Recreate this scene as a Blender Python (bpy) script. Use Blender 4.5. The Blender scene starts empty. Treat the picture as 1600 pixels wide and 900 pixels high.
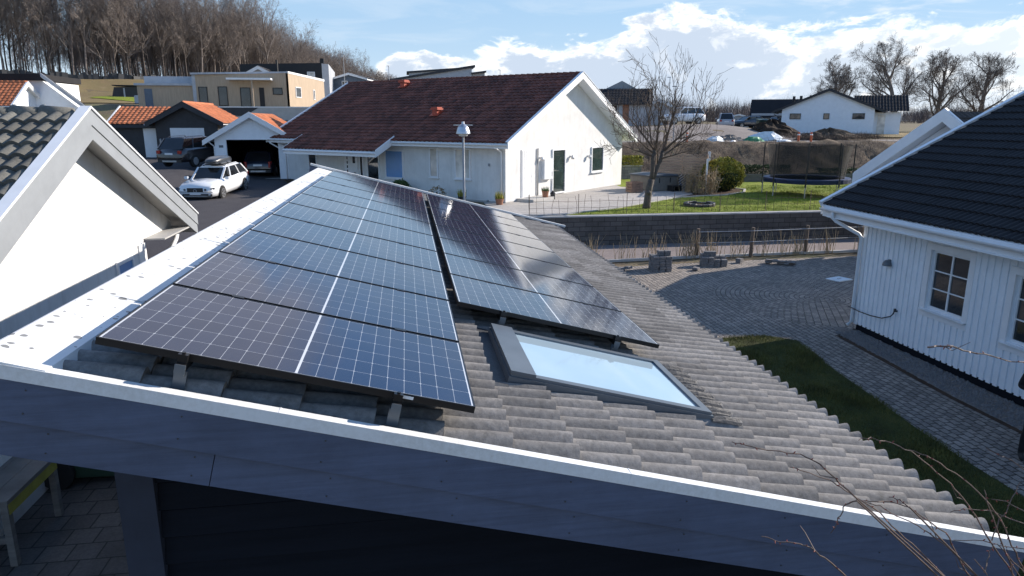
import bpy, math, random
import numpy as np
from mathutils import Vector, Matrix
R = math.radians
D = bpy.data
col = bpy.context.scene.collection
SC = bpy.context.scene
random.seed(7)
SUN_AZ, SUN_EL = R(73), R(23.5)

# ------------------------------------------------------------------ materials
MATS = {}
def nodes_of(name):
    m = D.materials.new(name); m.use_nodes = True
    nt = m.node_tree
    return m, nt, nt.nodes, nt.links, nt.nodes['Principled BSDF']
def noise(nt, scale, detail=4, rough=.6, vec=None, coord='Object'):
    n = nt.nodes.new('ShaderNodeTexNoise'); n.inputs['Scale'].default_value = scale
    n.inputs['Detail'].default_value = detail; n.inputs['Roughness'].default_value = rough
    if vec is None:
        tc = nt.nodes.new('ShaderNodeTexCoord'); vec = tc.outputs[coord]
    nt.links.new(vec, n.inputs['Vector'])
    return n
def ramp(nt, fac, stops):
    r = nt.nodes.new('ShaderNodeValToRGB')
    e = r.color_ramp.elements
    while len(e) < len(stops): e.new(.5)
    for i, (p, c) in enumerate(stops):
        e[i].position = p; e[i].color = (*c, 1) if len(c) == 3 else c
    nt.links.new(fac, r.inputs['Fac'])
    return r
def mth(nt, op, a, b=None, c=None, clamp=False):
    n = nt.nodes.new('ShaderNodeMath'); n.operation = op; n.use_clamp = clamp
    for i, v in enumerate((a, b, c)):
        if v is None: continue
        if isinstance(v, (int, float)): n.inputs[i].default_value = v
        else: nt.links.new(v, n.inputs[i])
    return n.outputs[0]
def mixc(nt, fac, a, b, mode='MIX'):
    n = nt.nodes.new('ShaderNodeMix'); n.data_type = 'RGBA'; n.blend_type = mode
    for s, v in ((n.inputs['Factor'], fac), (n.inputs[6], a), (n.inputs[7], b)):
        if isinstance(v, (int, float)): s.default_value = v
        elif isinstance(v, tuple): s.default_value = (*v, 1) if len(v) == 3 else v
        else: nt.links.new(v, s)
    return n.outputs[2]
def bump(nt, height, strength, dist=.02):
    b = nt.nodes.new('ShaderNodeBump'); b.inputs['Strength'].default_value = strength
    b.inputs['Distance'].default_value = dist
    nt.links.new(height, b.inputs['Height'])
    return b.outputs['Normal']
def M(name, c, rough=.6, var=.15, scale=3., metal=0., bmp=0., bscale=40., spec=.5, c2=None, coord='Object', stretch=None, coat=0):
    """plain paint / stone / wood with broad and fine variation of its own colour"""
    if name in MATS: return MATS[name]
    m, nt, N, L, b = nodes_of(name)
    vec = None
    if stretch:
        tc = N.new('ShaderNodeTexCoord'); mp = N.new('ShaderNodeMapping')
        mp.inputs['Scale'].default_value = stretch; L.new(tc.outputs[coord], mp.inputs['Vector']); vec = mp.outputs[0]
    n1 = noise(nt, scale, 5, .65, vec, coord)
    lo = tuple(x*(1-var) for x in c); hi = tuple(min(1, x*(1+var)) for x in (c2 or c))
    rp = ramp(nt, n1.outputs['Fac'], [(.3, lo), (.7, hi)])
    L.new(rp.outputs['Color'], b.inputs['Base Color'])
    b.inputs['Roughness'].default_value = rough; b.inputs['Metallic'].default_value = metal
    b.inputs['Specular IOR Level'].default_value = spec
    if coat: b.inputs['Coat Weight'].default_value = coat; b.inputs['Coat Roughness'].default_value = .05
    if bmp:
        n2 = noise(nt, bscale, 4, .7, vec, coord)
        L.new(bump(nt, n2.outputs['Fac'], bmp), b.inputs['Normal'])
    MATS[name] = m
    return m
def uvnode(nt):
    u = nt.nodes.new('ShaderNodeUVMap'); u.uv_map = 'UVMap'; return u.outputs[0]
def tile_mat(name, c, var=.3, rough=.8, moss=None, grime=.5):
    """roof tiles: each tile its own tint, worn and stained"""
    if name in MATS: return MATS[name]
    m, nt, N, L, b = nodes_of(name)
    uv = uvnode(nt)
    fl = N.new('ShaderNodeVectorMath'); fl.operation = 'FLOOR'; L.new(uv, fl.inputs[0])
    wn = N.new('ShaderNodeTexWhiteNoise'); wn.noise_dimensions = '3D'; L.new(fl.outputs[0], wn.inputs['Vector'])
    t = ramp(nt, wn.outputs['Value'], [(0, tuple(x*(1-var) for x in c)), (1, tuple(x*(1+var) for x in c))])
    n1 = noise(nt, 1.1, 6, .7); n2 = noise(nt, 26, 5, .75)
    g = ramp(nt, n1.outputs['Fac'], [(.3, (1-grime,)*3), (.7, (1.1,)*3)])
    f = ramp(nt, n2.outputs['Fac'], [(.3, (.62,)*3), (.72, (1.25,)*3)])
    cc = mixc(nt, 1., t.outputs['Color'], g.outputs['Color'], 'MULTIPLY')
    cc = mixc(nt, 1., cc, f.outputs['Color'], 'MULTIPLY')
    if moss:
        n3 = noise(nt, 7, 6, .8)
        k = ramp(nt, n3.outputs['Fac'], [(.62, (0,)*3), (.72, (1,)*3)])
        cc = mixc(nt, mth(nt, 'MULTIPLY', k.outputs['Color'], .45), cc, moss)
    L.new(cc, b.inputs['Base Color']); b.inputs['Roughness'].default_value = rough
    b.inputs['Specular IOR Level'].default_value = .35
    L.new(bump(nt, n2.outputs['Fac'], .35, .01), b.inputs['Normal'])
    MATS[name] = m
    return m
def glass_mat(name, c=(.02, .025, .03), rough=.03, spec=.8):
    if name in MATS: return MATS[name]
    m, nt, N, L, b = nodes_of(name)
    n1 = noise(nt, 1.2, 3, .5)
    rp = ramp(nt, n1.outputs['Fac'], [(.3, tuple(x*.6 for x in c)), (.7, tuple(x*1.5 for x in c))])
    L.new(rp.outputs['Color'], b.inputs['Base Color'])
    b.inputs['Roughness'].default_value = rough; b.inputs['Specular IOR Level'].default_value = spec
    MATS[name] = m
    return m

def panel_mat():
    """monocrystalline half-cut cells behind glass; local x runs along the 1.755 m side, y along the 1.04 m side"""
    m, nt, N, L, b = nodes_of('solar_cells')
    tc = N.new('ShaderNodeTexCoord'); sx = N.new('ShaderNodeSeparateXYZ'); L.new(tc.outputs['Object'], sx.inputs[0])
    X, Y = sx.outputs[0], sx.outputs[1]
    CW, CH, G = .0855, .1683, .0055
    xa = mth(nt, 'ABSOLUTE', mth(nt, 'SUBTRACT', X, .8775))
    xs = mth(nt, 'SUBTRACT', xa, G)
    fx = mth(nt, 'MODULO', xs, CW); fx = mth(nt, 'MINIMUM', fx, mth(nt, 'SUBTRACT', CW, fx))
    ys = mth(nt, 'SUBTRACT', Y, .014)
    fy = mth(nt, 'MODULO', ys, CH); fy = mth(nt, 'MINIMUM', fy, mth(nt, 'SUBTRACT', CH, fy))
    lx = mth(nt, 'LESS_THAN', fx, .0011); ly = mth(nt, 'LESS_THAN', fy, .0011)
    dot = mth(nt, 'LESS_THAN', mth(nt, 'ADD', fx, fy), .0075)
    mid = mth(nt, 'LESS_THAN', xa, G); end = mth(nt, 'GREATER_THAN', xa, G + 10*CW)
    k = lx
    for o in (ly, dot, mid, end): k = mth(nt, 'MAXIMUM', k, o)
    bus = mth(nt, 'LESS_THAN', mth(nt, 'PINGPONG', ys, CH/18), .0004)
    cell = N.new('ShaderNodeTexWhiteNoise'); cell.noise_dimensions = '3D'
    cv = N.new('ShaderNodeCombineXYZ'); L.new(mth(nt, 'FLOOR', mth(nt, 'DIVIDE', xs, CW)), cv.inputs[0]); L.new(mth(nt, 'FLOOR', mth(nt, 'DIVIDE', ys, CH)), cv.inputs[1])
    L.new(cv.outputs[0], cell.inputs['Vector'])
    base = ramp(nt, cell.outputs['Value'], [(0, (.009, .016, .042)), (1, (.013, .022, .055))])
    c1 = mixc(nt, mth(nt, 'MULTIPLY', bus, .25), base.outputs['Color'], (.2, .22, .25))
    kk = mth(nt, 'MAXIMUM', mth(nt, 'MULTIPLY', k, .62), mth(nt, 'MAXIMUM', mid, end)); c2 = mixc(nt, kk, c1, (.55, .58, .62))
    dirt = noise(nt, 5, 6, .7); dd = ramp(nt, dirt.outputs['Fac'], [(.4, (0,)*3), (.8, (1,)*3)])
    c3 = mixc(nt, mth(nt, 'MULTIPLY', dd.outputs['Color'], .03), c2, (.3, .28, .25))
    L.new(c3, b.inputs['Base Color'])
    b.inputs['Roughness'].default_value = .07; b.inputs['IOR'].default_value = 1.5
    b.inputs['Specular IOR Level'].default_value = .62; b.inputs['Specular Tint'].default_value = (.80, .90, 1, 1)
    w = noise(nt, 2.2, 2, .4); L.new(bump(nt, w.outputs['Fac'], .02, .02), b.inputs['Normal'])
    return m

def brick_mat(name, c1, c2, mortar, bw, bh, ms=.01, rough=.85, axes='XZ', bmp=.6, dirt=.4):
    if name in MATS: return MATS[name]
    m, nt, N, L, b = nodes_of(name)
    tc = N.new('ShaderNodeTexCoord'); s = N.new('ShaderNodeSeparateXYZ'); L.new(tc.outputs['Object'], s.inputs[0])
    cb = N.new('ShaderNodeCombineXYZ'); ix = {'X': 0, 'Y': 1, 'Z': 2}
    L.new(s.outputs[ix[axes[0]]], cb.inputs[0]); L.new(s.outputs[ix[axes[1]]], cb.inputs[1])
    br = N.new('ShaderNodeTexBrick'); L.new(cb.outputs[0], br.inputs['Vector'])
    br.inputs['Color1'].default_value = (*c1, 1); br.inputs['Color2'].default_value = (*c2, 1); br.inputs['Mortar'].default_value = (*mortar, 1)
    br.inputs['Scale'].default_value = 1; br.inputs['Brick Width'].default_value = bw; br.inputs['Row Height'].default_value = bh
    br.inputs['Mortar Size'].default_value = ms; br.inputs['Mortar Smooth'].default_value = .3; br.inputs['Bias'].default_value = 0
    n1 = noise(nt, 1.3, 6, .7); g = ramp(nt, n1.outputs['Fac'], [(.3, (1-dirt,)*3), (.7, (1.1,)*3)])
    n2 = noise(nt, 30, 5, .7); g2 = ramp(nt, n2.outputs['Fac'], [(.3, (.7,)*3), (.7, (1.2,)*3)])
    cc = mixc(nt, 1., br.outputs['Color'], g.outputs['Color'], 'MULTIPLY'); cc = mixc(nt, 1., cc, g2.outputs['Color'], 'MULTIPLY')
    L.new(cc, b.inputs['Base Color']); b.inputs['Roughness'].default_value = rough
    h = mth(nt, 'SUBTRACT', 1., br.outputs['Fac']); h = mth(nt, 'ADD', h, mth(nt, 'MULTIPLY', n2.outputs['Fac'], .5))
    L.new(bump(nt, h, bmp, .012), b.inputs['Normal'])
    MATS[name] = m
    return m
def courtyard_mat():
    """setts laid in straight courses with a round fan of rings"""
    m, nt, N, L, b = nodes_of('courtyard_setts')
    tc = N.new('ShaderNodeTexCoord'); s = N.new('ShaderNodeSeparateXYZ'); L.new(tc.outputs['Object'], s.inputs[0])
    dx = mth(nt, 'SUBTRACT', s.outputs[0], 11.9); dy = mth(nt, 'SUBTRACT', s.outputs[1], 18.4)
    r = mth(nt, 'SQRT', mth(nt, 'ADD', mth(nt, 'MULTIPLY', dx, dx), mth(nt, 'MULTIPLY', dy, dy)))
    th = mth(nt, 'ARCTAN2', dy, dx)
    ring = mth(nt, 'ADD', mth(nt, 'FLOOR', mth(nt, 'DIVIDE', r, .14)), 1.)
    # arc length at this ring so the stones keep their size
    al = mth(nt, 'MULTIPLY', th, mth(nt, 'MULTIPLY', ring, .14))
    pol = N.new('ShaderNodeCombineXYZ'); L.new(al, pol.inputs[0]); L.new(r, pol.inputs[1])
    lin = N.new('ShaderNodeCombineXYZ')
    wob = noise(nt, 2.6, 4, .6)
    L.new(mth(nt, 'ADD', s.outputs[1], mth(nt, 'MULTIPLY', wob.outputs['Fac'], .12)), lin.inputs[0]); L.new(mth(nt, 'ADD', s.outputs[0], mth(nt, 'MULTIPLY', wob.outputs['Fac'], .1)), lin.inputs[1])
    inside = mth(nt, 'LESS_THAN', r, 3.0)
    mv = N.new('ShaderNodeMix'); mv.data_type = 'VECTOR'; L.new(inside, mv.inputs['Factor']); L.new(lin.outputs[0], mv.inputs[4]); L.new(pol.outputs[0], mv.inputs[5])
    br = N.new('ShaderNodeTexBrick'); L.new(mv.outputs[1], br.inputs['Vector'])
    br.inputs['Color1'].default_value = (.20, .175, .155, 1); br.inputs['Color2'].default_value = (.36, .31, .265, 1); br.inputs['Mortar'].default_value = (.05, .043, .036, 1)
    br.inputs['Scale'].default_value = 1; br.inputs['Brick Width'].default_value = .19; br.inputs['Row Height'].default_value = .14
    br.inputs['Mortar Size'].default_value = .013; br.inputs['Mortar Smooth'].default_value = .4
    n1 = noise(nt, .45, 6, .7); g = ramp(nt, n1.outputs['Fac'], [(.3, (.8,)*3), (.7, (1.2,)*3)])
    n2 = noise(nt, 22, 5, .7); g2 = ramp(nt, n2.outputs['Fac'], [(.3, (.5,)*3), (.7, (1.3,)*3)])
    cc = mixc(nt, 1., br.outputs['Color'], g.outputs['Color'], 'MULTIPLY'); cc = mixc(nt, 1., cc, g2.outputs['Color'], 'MULTIPLY')
    ds_ = noise(nt, 3.1, 7, .78); dk_ = ramp(nt, ds_.outputs['Fac'], [(.52, (0,)*3), (.68, (1,)*3)]); cc = mixc(nt, mth(nt, 'MULTIPLY', dk_.outputs['Color'], .45), cc, (.085, .07, .055))
    L.new(cc, b.inputs['Base Color']); b.inputs['Roughness'].default_value = .8
    h = mth(nt, 'SUBTRACT', 1., br.outputs['Fac']); h = mth(nt, 'ADD', h, mth(nt, 'MULTIPLY', n2.outputs['Fac'], .5))
    L.new(bump(nt, h, 1., .04), b.inputs['Normal'])
    return m
def ground_mat(name, stops, scale=1.5, fine=18, rough=.95, bmp=.6, fv=.35):
    if name in MATS: return MATS[name]
    m, nt, N, L, b = nodes_of(name)
    n1 = noise(nt, scale, 7, .72)
    rp = ramp(nt, n1.outputs['Fac'], stops)
    n2 = noise(nt, fine, 6, .75); g = ramp(nt, n2.outputs['Fac'], [(.3, (1-fv,)*3), (.7, (1+fv,)*3)])
    cc = mixc(nt, 1., rp.outputs['Color'], g.outputs['Color'], 'MULTIPLY')
    L.new(cc, b.inputs['Base Color']); b.inputs['Roughness'].default_value = rough; b.inputs['Specular IOR Level'].default_value = .2
    L.new(bump(nt, n2.outputs['Fac'], bmp, .05), b.inputs['Normal'])
    MATS[name] = m
    return m
def spotted_metal():
    """white lacquered ridge flashing with lichen and bird spots"""
    m, nt, N, L, b = nodes_of('spotted_white_metal')
    tc = N.new('ShaderNodeTexCoord')
    nz = noise(nt, 9, 3, .6); mv = N.new('ShaderNodeVectorMath'); mv.operation = 'ADD'
    sc = N.new('ShaderNodeVectorMath'); sc.operation = 'SCALE'; sc.inputs['Scale'].default_value = .05
    L.new(nz.outputs['Color'], sc.inputs[0]); L.new(tc.outputs['Object'], mv.inputs[0]); L.new(sc.outputs[0], mv.inputs[1])
    v = N.new('ShaderNodeTexVoronoi'); v.inputs['Scale'].default_value = 17; L.new(mv.outputs[0], v.inputs['Vector'])
    wn = N.new('ShaderNodeSeparateXYZ'); L.new(v.outputs['Color'], wn.inputs[0])
    rad = mth(nt, 'MULTIPLY', wn.outputs[0], .40)
    patch = noise(nt, 2.3, 2, .5)
    on = mth(nt, 'MULTIPLY', mth(nt, 'GREATER_THAN', patch.outputs['Fac'], .44), mth(nt, 'GREATER_THAN', wn.outputs[1], .45))
    sp = mth(nt, 'MULTIPLY', mth(nt, 'LESS_THAN', v.outputs['Distance'], rad), on)
    n1 = noise(nt, 1.2, 5, .6); base = ramp(nt, n1.outputs['Fac'], [(.3, (.62, .63, .62)), (.7, (.78, .79, .78))])
    cc = mixc(nt, mth(nt, 'MULTIPLY', sp, .85), base.outputs['Color'], (.13, .13, .125))
    L.new(cc, b.inputs['Base Color']); b.inputs['Roughness'].default_value = .4
    return m

# ------------------------------------------------------------------ mesh helpers
def obj(name, verts, faces, mat, parent=None, smooth=False, uvs=None):
    me = D.meshes.new(name); me.from_pydata([tuple(v) for v in verts], [], faces)
    if uvs is not None:
        ul = me.uv_layers.new(name='UVMap')
        li = np.zeros(len(me.loops), dtype=np.int32); me.loops.foreach_get('vertex_index', li)
        ul.data.foreach_set('uv', np.asarray(uvs, dtype=np.float32)[li].ravel())
    if isinstance(mat, str): mat = MATS[mat]
    me.materials.append(mat)
    if smooth: me.polygons.foreach_set('use_smooth', [True]*len(me.polygons))
    me.update()
    o = D.objects.new(name, me); col.objects.link(o)
    if parent: o.parent = parent
    return o
def tag(o, label, cat, group=None, kind=None):
    if label: o['label'] = label
    if cat: o['category'] = cat
    if group: o['group'] = group
    if kind: o['kind'] = kind
    return o
def structure(o): o['kind'] = 'structure'; return o
def stuff(o, label, cat): return tag(o, label, cat, kind='stuff')
def thing(name, label, cat, loc=(0, 0, 0), rz=0, group=None):
    o = D.objects.new(name, None); o.empty_display_size = .3; col.objects.link(o)
    o.location = loc; o.rotation_euler = (0, 0, rz)
    return tag(o, label, cat, group)
def kids(o): return [c for c in D.objects if c.parent == o]
def dup(o, loc, rz=None, label=None, parent=None, _map=None):
    c = o.copy(); col.objects.link(c)
    if parent: c.parent = parent
    else:
        c.location = loc
        if rz is not None: c.rotation_euler = (0, 0, rz)
        if label: c['label'] = label
    for ch in kids(o): dup(ch, None, parent=c)
    return c
V = Vector
class MB:
    def __init__(s): s.v = []; s.f = []
    def add(s, vs, fs):
        k = len(s.v); s.v += [tuple(v) for v in vs]; s.f += [tuple(i+k for i in f) for f in fs]; return s
    def box(s, a, b):
        x0, y0, z0 = a; x1, y1, z1 = b
        return s.add([(x0,y0,z0),(x1,y0,z0),(x1,y1,z0),(x0,y1,z0),(x0,y0,z1),(x1,y0,z1),(x1,y1,z1),(x0,y1,z1)],
                     [(0,3,2,1),(4,5,6,7),(0,1,5,4),(1,2,6,5),(2,3,7,6),(3,0,4,7)])
    def cbox(s, c, ex, ey, ez):
        """box round c with three half-axis vectors"""
        c, ex, ey, ez = V(c), V(ex), V(ey), V(ez)
        vs = [c+ex*i+ey*j+ez*k for k in (-1,1) for i,j in ((-1,-1),(1,-1),(1,1),(-1,1))]
        return s.add(vs, [(0,3,2,1),(4,5,6,7),(0,1,5,4),(1,2,6,5),(2,3,7,6),(3,0,4,7)])
    def bar(s, p, q, w, h, up=(0,0,1)):
        p, q = V(p), V(q); d = (q-p); l = d.length; d.normalize()
        sd = d.cross(V(up)); sd.normalize(); u = sd.cross(d)
        return s.cbox((p+q)/2, d*l/2, sd*w/2, u*h/2)
    def tube(s, pts, rs, n=6, cap=True):
        pts = [V(p) for p in pts]
        if not hasattr(rs, '__len__'): rs = [rs]*len(pts)
        k = len(s.v); ref = V((0.31,0.17,.93))
        for i, p in enumerate(pts):
            d = (pts[min(i+1,len(pts)-1)]-pts[max(i-1,0)])
            if d.length < 1e-9: d = V((0,0,1))
            d.normalize(); a = d.cross(ref)
            if a.length < .05: a = d.cross(V((1,0,0)))
            a.normalize(); b = d.cross(a)
            for j in range(n):
                t = 2*math.pi*j/n; s.v.append(tuple(p+(a*math.cos(t)+b*math.sin(t))*rs[i]))
        for i in range(len(pts)-1):
            for j in range(n):
                s.f.append((k+i*n+j, k+i*n+(j+1)%n, k+(i+1)*n+(j+1)%n, k+(i+1)*n+j))
        if cap and n > 2:
            s.f.append(tuple(k+j for j in reversed(range(n)))); s.f.append(tuple(k+(len(pts)-1)*n+j for j in range(n)))
        return s
    def lathe(s, prof, c=(0,0,0), n=20, axis='z'):
        k = len(s.v); c = V(c)
        for r, h in prof:
            for j in range(n):
                t = 2*math.pi*j/n; a, b = r*math.cos(t), r*math.sin(t)
                s.v.append(tuple(c+(V((a,b,h)) if axis=='z' else V((a,h,b)) if axis=='y' else V((h,a,b)))))
        for i in range(len(prof)-1):
            for j in range(n): s.f.append((k+i*n+j, k+i*n+(j+1)%n, k+(i+1)*n+(j+1)%n, k+(i+1)*n+j))
        s.f.append(tuple(k+j for j in reversed(range(n)))); s.f.append(tuple(k+(len(prof)-1)*n+j for j in range(n)))
        return s
    def prism(s, poly, d):
        """planar polygon (3D points) swept by vector d"""
        n = len(poly); p = [V(q) for q in poly]; d = V(d)
        return s.add(p+[q+d for q in p], [tuple(reversed(range(n))), tuple(range(n,2*n))]+[(i,(i+1)%n,n+(i+1)%n,n+i) for i in range(n)])
    def build(s, name, mat, parent=None, smooth=False, fix=True, bevel=0):
        o = obj(name, s.v, s.f, mat, parent, smooth)
        if fix:
            import bmesh
            bm = bmesh.new(); bm.from_mesh(o.data); bmesh.ops.recalc_face_normals(bm, faces=bm.faces)
            if bevel: bmesh.ops.bevel(bm, geom=[e for e in bm.edges if len(e.link_faces)==2 and e.calc_face_angle(0) > .6], offset=bevel, segments=1, affect='EDGES')
            bm.to_mesh(o.data); bm.free()
        return o
def tiles(name, mat, parent, P, u, v, U, W, course=.35, tile=.30, waves=2, amp=.035, step=.025, spw=6, sharp=.7, smooth=True, holes=None):
    """real tiled slope: P ridge corner, u down the slope, v along the ridge"""
    P, u, v = np.array(P, float), np.array(u, float), np.array(v, float)
    u /= np.linalg.norm(u); v /= np.linalg.norm(v); n = np.cross(u, v)
    if n[2] < 0: n = -n
    per = tile/waves; nv = max(2, int(W/per*spw)); vv = np.linspace(0, W, nv+1)
    prof = amp*(.5+.5*np.cos(2*math.pi*(vv/per-.5)))**sharp
    vs, fs, uv = [], [], []; nc = int(math.ceil(U/course-1e-6)); row = nv+1
    rng = np.random.RandomState(len(name)+int(W*10))
    for c in range(nc):
        u0, u1 = c*course, min(U, (c+1)*course)
        jit = np.repeat(rng.uniform(-.004, .004, int(W/tile)+2), 1)[(vv/tile).astype(int)]
        for (uu, h) in ((u0, 0.), (u1, step), (u1, step), (u1, -.012)):
            e = (u1 == uu)
            pts = P + u*1*(uu + (jit[:, None]*1.5 if e else 0)) + np.outer(vv, v) + np.outer(prof*(1 if h >= 0 else .85)+h+jit*(1 if e else 0), n)
            vs += pts.tolist(); uv += np.stack([np.full(row, c+.5 if not e else c+.5), vv/tile+.0001], 1).tolist()
        k = c*4*row
        for r in (0, 2):
            a = k+r*row
            for i in range(nv):
                if holes:
                    um, vm = (u0+u1)/2, (vv[i]+vv[i+1])/2
                    if any(h[0] <= um <= h[1] and h[2] <= vm <= h[3] for h in holes): continue
                fs.append((a+i, a+i+1, a+row+i+1, a+row+i))
    return obj(name, vs, fs, mat, parent, smooth=smooth, uvs=uv)
def window(parent, c, e, n, w, h, frame='white_paint', pane='window_glass', bars=(0, 0), fw=.07, depth=.05, sill=True, name='window', sillmat=None):
    """c centre on the wall face, e horizontal unit vector, n outward normal; > pane, sill"""
    c, e, n = V(c), V(e), V(n); z = V((0,0,1)); m = MB()
    for s in (-1, 1):
        m.cbox(c+e*s*(w/2-fw/2)+n*depth/2, e*fw/2, n*depth/2, z*h/2)
        m.cbox(c+z*s*(h/2-fw/2)+n*depth/2, e*(w/2-fw), n*depth/2, z*fw/2)
    iw, ih = w-2*fw, h-2*fw
    for i in range(bars[0]): m.cbox(c+e*(iw*((i+1)/(bars[0]+1)-.5))+n*(depth*.4), e*.014, n*depth*.4, z*ih/2)
    for i in range(bars[1]): m.cbox(c+z*(ih*((i+1)/(bars[1]+1)-.5))+n*(depth*.4-.002), e*iw/2, n*(depth*.4-.003), z*.014)
    f = m.build(name, frame, parent)
    MB().cbox(c+n*.012, e*(iw/2+.003), n*.006, z*(ih/2+.003)).build('pane', pane, f)
    if sill: MB().cbox(c-z*(h/2+.025)+n*(depth*.9), e*(w/2+.05), n*depth*.9, z*.02).build('sill', sillmat or frame, f)
    return f
def downpipe(parent, pts, r=.045, mat='white_metal', name='downpipe'):
    return MB().tube(pts, r, 10).build(name, mat, parent, smooth=True)

# ------------------------------------------------------------------ palette
M('white_paint', (.78, .79, .80), .5, .05, 2, bmp=.05, bscale=30)
M('white_metal', (.76, .78, .80), .35, .05, 3)

M('white_boards', (.79, .83, .87), .6, .05, 2.5, bmp=.06, bscale=50)
def worn_paint(name, c):
    m, nt, N, L, b = nodes_of(name)
    tc = N.new('ShaderNodeTexCoord'); mp = N.new('ShaderNodeMapping'); mp.inputs['Rotation'].default_value = (0, .2557, 0); mp.inputs['Scale'].default_value = (.5, 8, 12); L.new(tc.outputs['Object'], mp.inputs['Vector'])
    g = noise(nt, 3, 8, .75, mp.outputs[0]); r1 = ramp(nt, g.outputs['Fac'], [(.3, tuple(x*.78 for x in c)), (.7, tuple(x*1.18 for x in c))])
    w = noise(nt, 1.4, 7, .8, mp.outputs[0]); k = ramp(nt, w.outputs['Fac'], [(.66, (0,)*3), (.74, (1,)*3)])
    d = noise(nt, 2.2, 6, .7); r2 = ramp(nt, d.outputs['Fac'], [(.35, (.8,)*3), (.7, (1.1,)*3)])
    cc = mixc(nt, mth(nt, 'MULTIPLY', k.outputs['Color'], .16), r1.outputs['Color'], (.17, .19, .23)); cc = mixc(nt, 1., cc, r2.outputs['Color'], 'MULTIPLY')
    L.new(cc, b.inputs['Base Color']); b.inputs['Roughness'].default_value = .6; L.new(bump(nt, g.outputs['Fac'], .25, .01), b.inputs['Normal']); MATS[name] = m
worn_paint('slate_paint', (.080, .104, .168))
M('dark_slate', (.030, .037, .056), .7, .15, 4, bmp=.1, spec=.3)
def dirty_metal(name):
    m, nt, N, L, b = nodes_of(name)
    n1 = noise(nt, 1.1, 6, .7); n2 = noise(nt, 30, 4, .7); k = mth(nt, 'MULTIPLY', n1.outputs['Fac'], n2.outputs['Fac'])
    r = ramp(nt, k, [(.18, (.74, .75, .75)), (.36, (.62, .62, .60)), (.46, (.25, .25, .23))]); L.new(r.outputs['Color'], b.inputs['Base Color']); b.inputs['Roughness'].default_value = .42; MATS[name] = m
dirty_metal('verge_metal')
M('dark_boards', (.008, .010, .015), .9, .25, 3, bmp=.1, spec=.15, stretch=(.25, 3, 3))
M('charcoal_boards', (.028, .030, .036), .6, .2, 3, bmp=.1)
M('black_boards', (.012, .012, .014), .6, .2, 3, bmp=.1)
M('blue_grey_boards', (.10, .13, .17), .6, .12, 3)
M('pale_grey_boards', (.40, .42, .45), .6, .1, 3)
M('beige_boards', (.40, .31, .22), .7, .14, 1.6, bmp=.1, stretch=(6, 6, .6))
M('grey_paint', (.255, .275, .295), .5, .08, 3, bmp=.05)
M('soffit_paint', (.40, .395, .38), .7, .06, 3)
def stained_render(name, c, stain, amt):
    m, nt, N, L, b = nodes_of(name)
    tc = N.new('ShaderNodeTexCoord'); mp = N.new('ShaderNodeMapping'); mp.inputs['Scale'].default_value = (1.6, 1.6, .16); L.new(tc.outputs['Object'], mp.inputs['Vector'])
    a = noise(nt, 2.2, 7, .7, mp.outputs[0]); k = ramp(nt, a.outputs['Fac'], [(.5, (0,)*3), (.72, (1,)*3)]); d = noise(nt, 1.1, 6, .7); k2 = ramp(nt, d.outputs['Fac'], [(.35, (.88,)*3), (.65, (1.03,)*3)])
    cc = mixc(nt, mth(nt, 'MULTIPLY', k.outputs['Color'], amt), c, stain); cc = mixc(nt, 1., cc, k2.outputs['Color'], 'MULTIPLY'); L.new(cc, b.inputs['Base Color'])
    b.inputs['Roughness'].default_value = .88; f = noise(nt, 70, 4, .7); L.new(bump(nt, f.outputs['Fac'], .2, .01), b.inputs['Normal']); MATS[name] = m
stained_render('white_render', (.74, .74, .725), (.52, .50, .46), .35)
stained_render('cream_render', (.71, .71, .695), (.45, .43, .38), .45)
M('black_alu', (.012, .012, .014), .4, .2, 5, metal=.3)
M('black_steel', (.03, .03, .033), .35, .2, 8, metal=.7)
M('galvanised', (.42, .44, .46), .4, .2, 8, metal=.8)
M('grey_alu', (.12, .14, .16), .38, .12, 4, metal=.2)
M('dark_lead', (.035, .038, .043), .6, .25, 6, bmp=.3)
M('dark_gutter', (.04, .045, .05), .4, .15, 4)
M('concrete', (.42, .41, .39), .9, .14, 1.5, bmp=.25, bscale=25)
M('weathered_wood', (.17, .155, .14), .85, .3, 2, bmp=.3, stretch=(1, 1, 8))
M('post_wood', (.14, .105, .08), .9, .35, 4, bmp=.5, stretch=(6, 6, .8))
M('brown_slats', (.46, .32, .22), .75, .22, 2.5, bmp=.15, stretch=(.5, .5, 6))
M('bark', (.12, .095, .075), .95, .4, 5, bmp=.8, bscale=18, stretch=(1, 1, .35))
M('apple_bark', (.095, .08, .068), .9, .35, 6, bmp=.6, bscale=25)
M('twig_bark', (.105, .075, .055), .85, .35, 6)
M('forest_bark', (.225, .19, .168), .9, .3, .12)
M('forest_bark_dark', (.082, .068, .060), .9, .35, .2)
M('oak_bark', (.17, .14, .12), .9, .35, .7)
M('rose_twig', (.13, .085, .065), .6, .35, 30)
M('dry_stalk', (.33, .25, .15), .85, .3, 3)
M('rubber', (.018, .018, .018), .8, .2, 6)
M('rim_metal', (.5, .51, .53), .3, .1, 5, metal=.8)
M('red_metal', (.42, .07, .035), .55, .18, 6)
M('black_plastic', (.02, .02, .021), .45, .2, 5)
M('black_cloth', (.010, .010, .012), .9, .3, 12, bmp=.2)
M('skin', (.45, .28, .2), .55, .08, 8)
M('hair_brown', (.05, .03, .02), .6, .3, 20)
M('lime_board', (.33, .30, .05), .7, .2, 5)
M('green_bin', (.02, .05, .03), .5, .2, 4)
M('terracotta', (.32, .15, .09), .85, .2, 8)
M('plant_green', (.06, .11, .025), .7, .5, 9)
M('conifer_dark', (.035, .06, .02), .8, .45, 5)
M('conifer_gold', (.30, .28, .04), .8, .4, 6)
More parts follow.
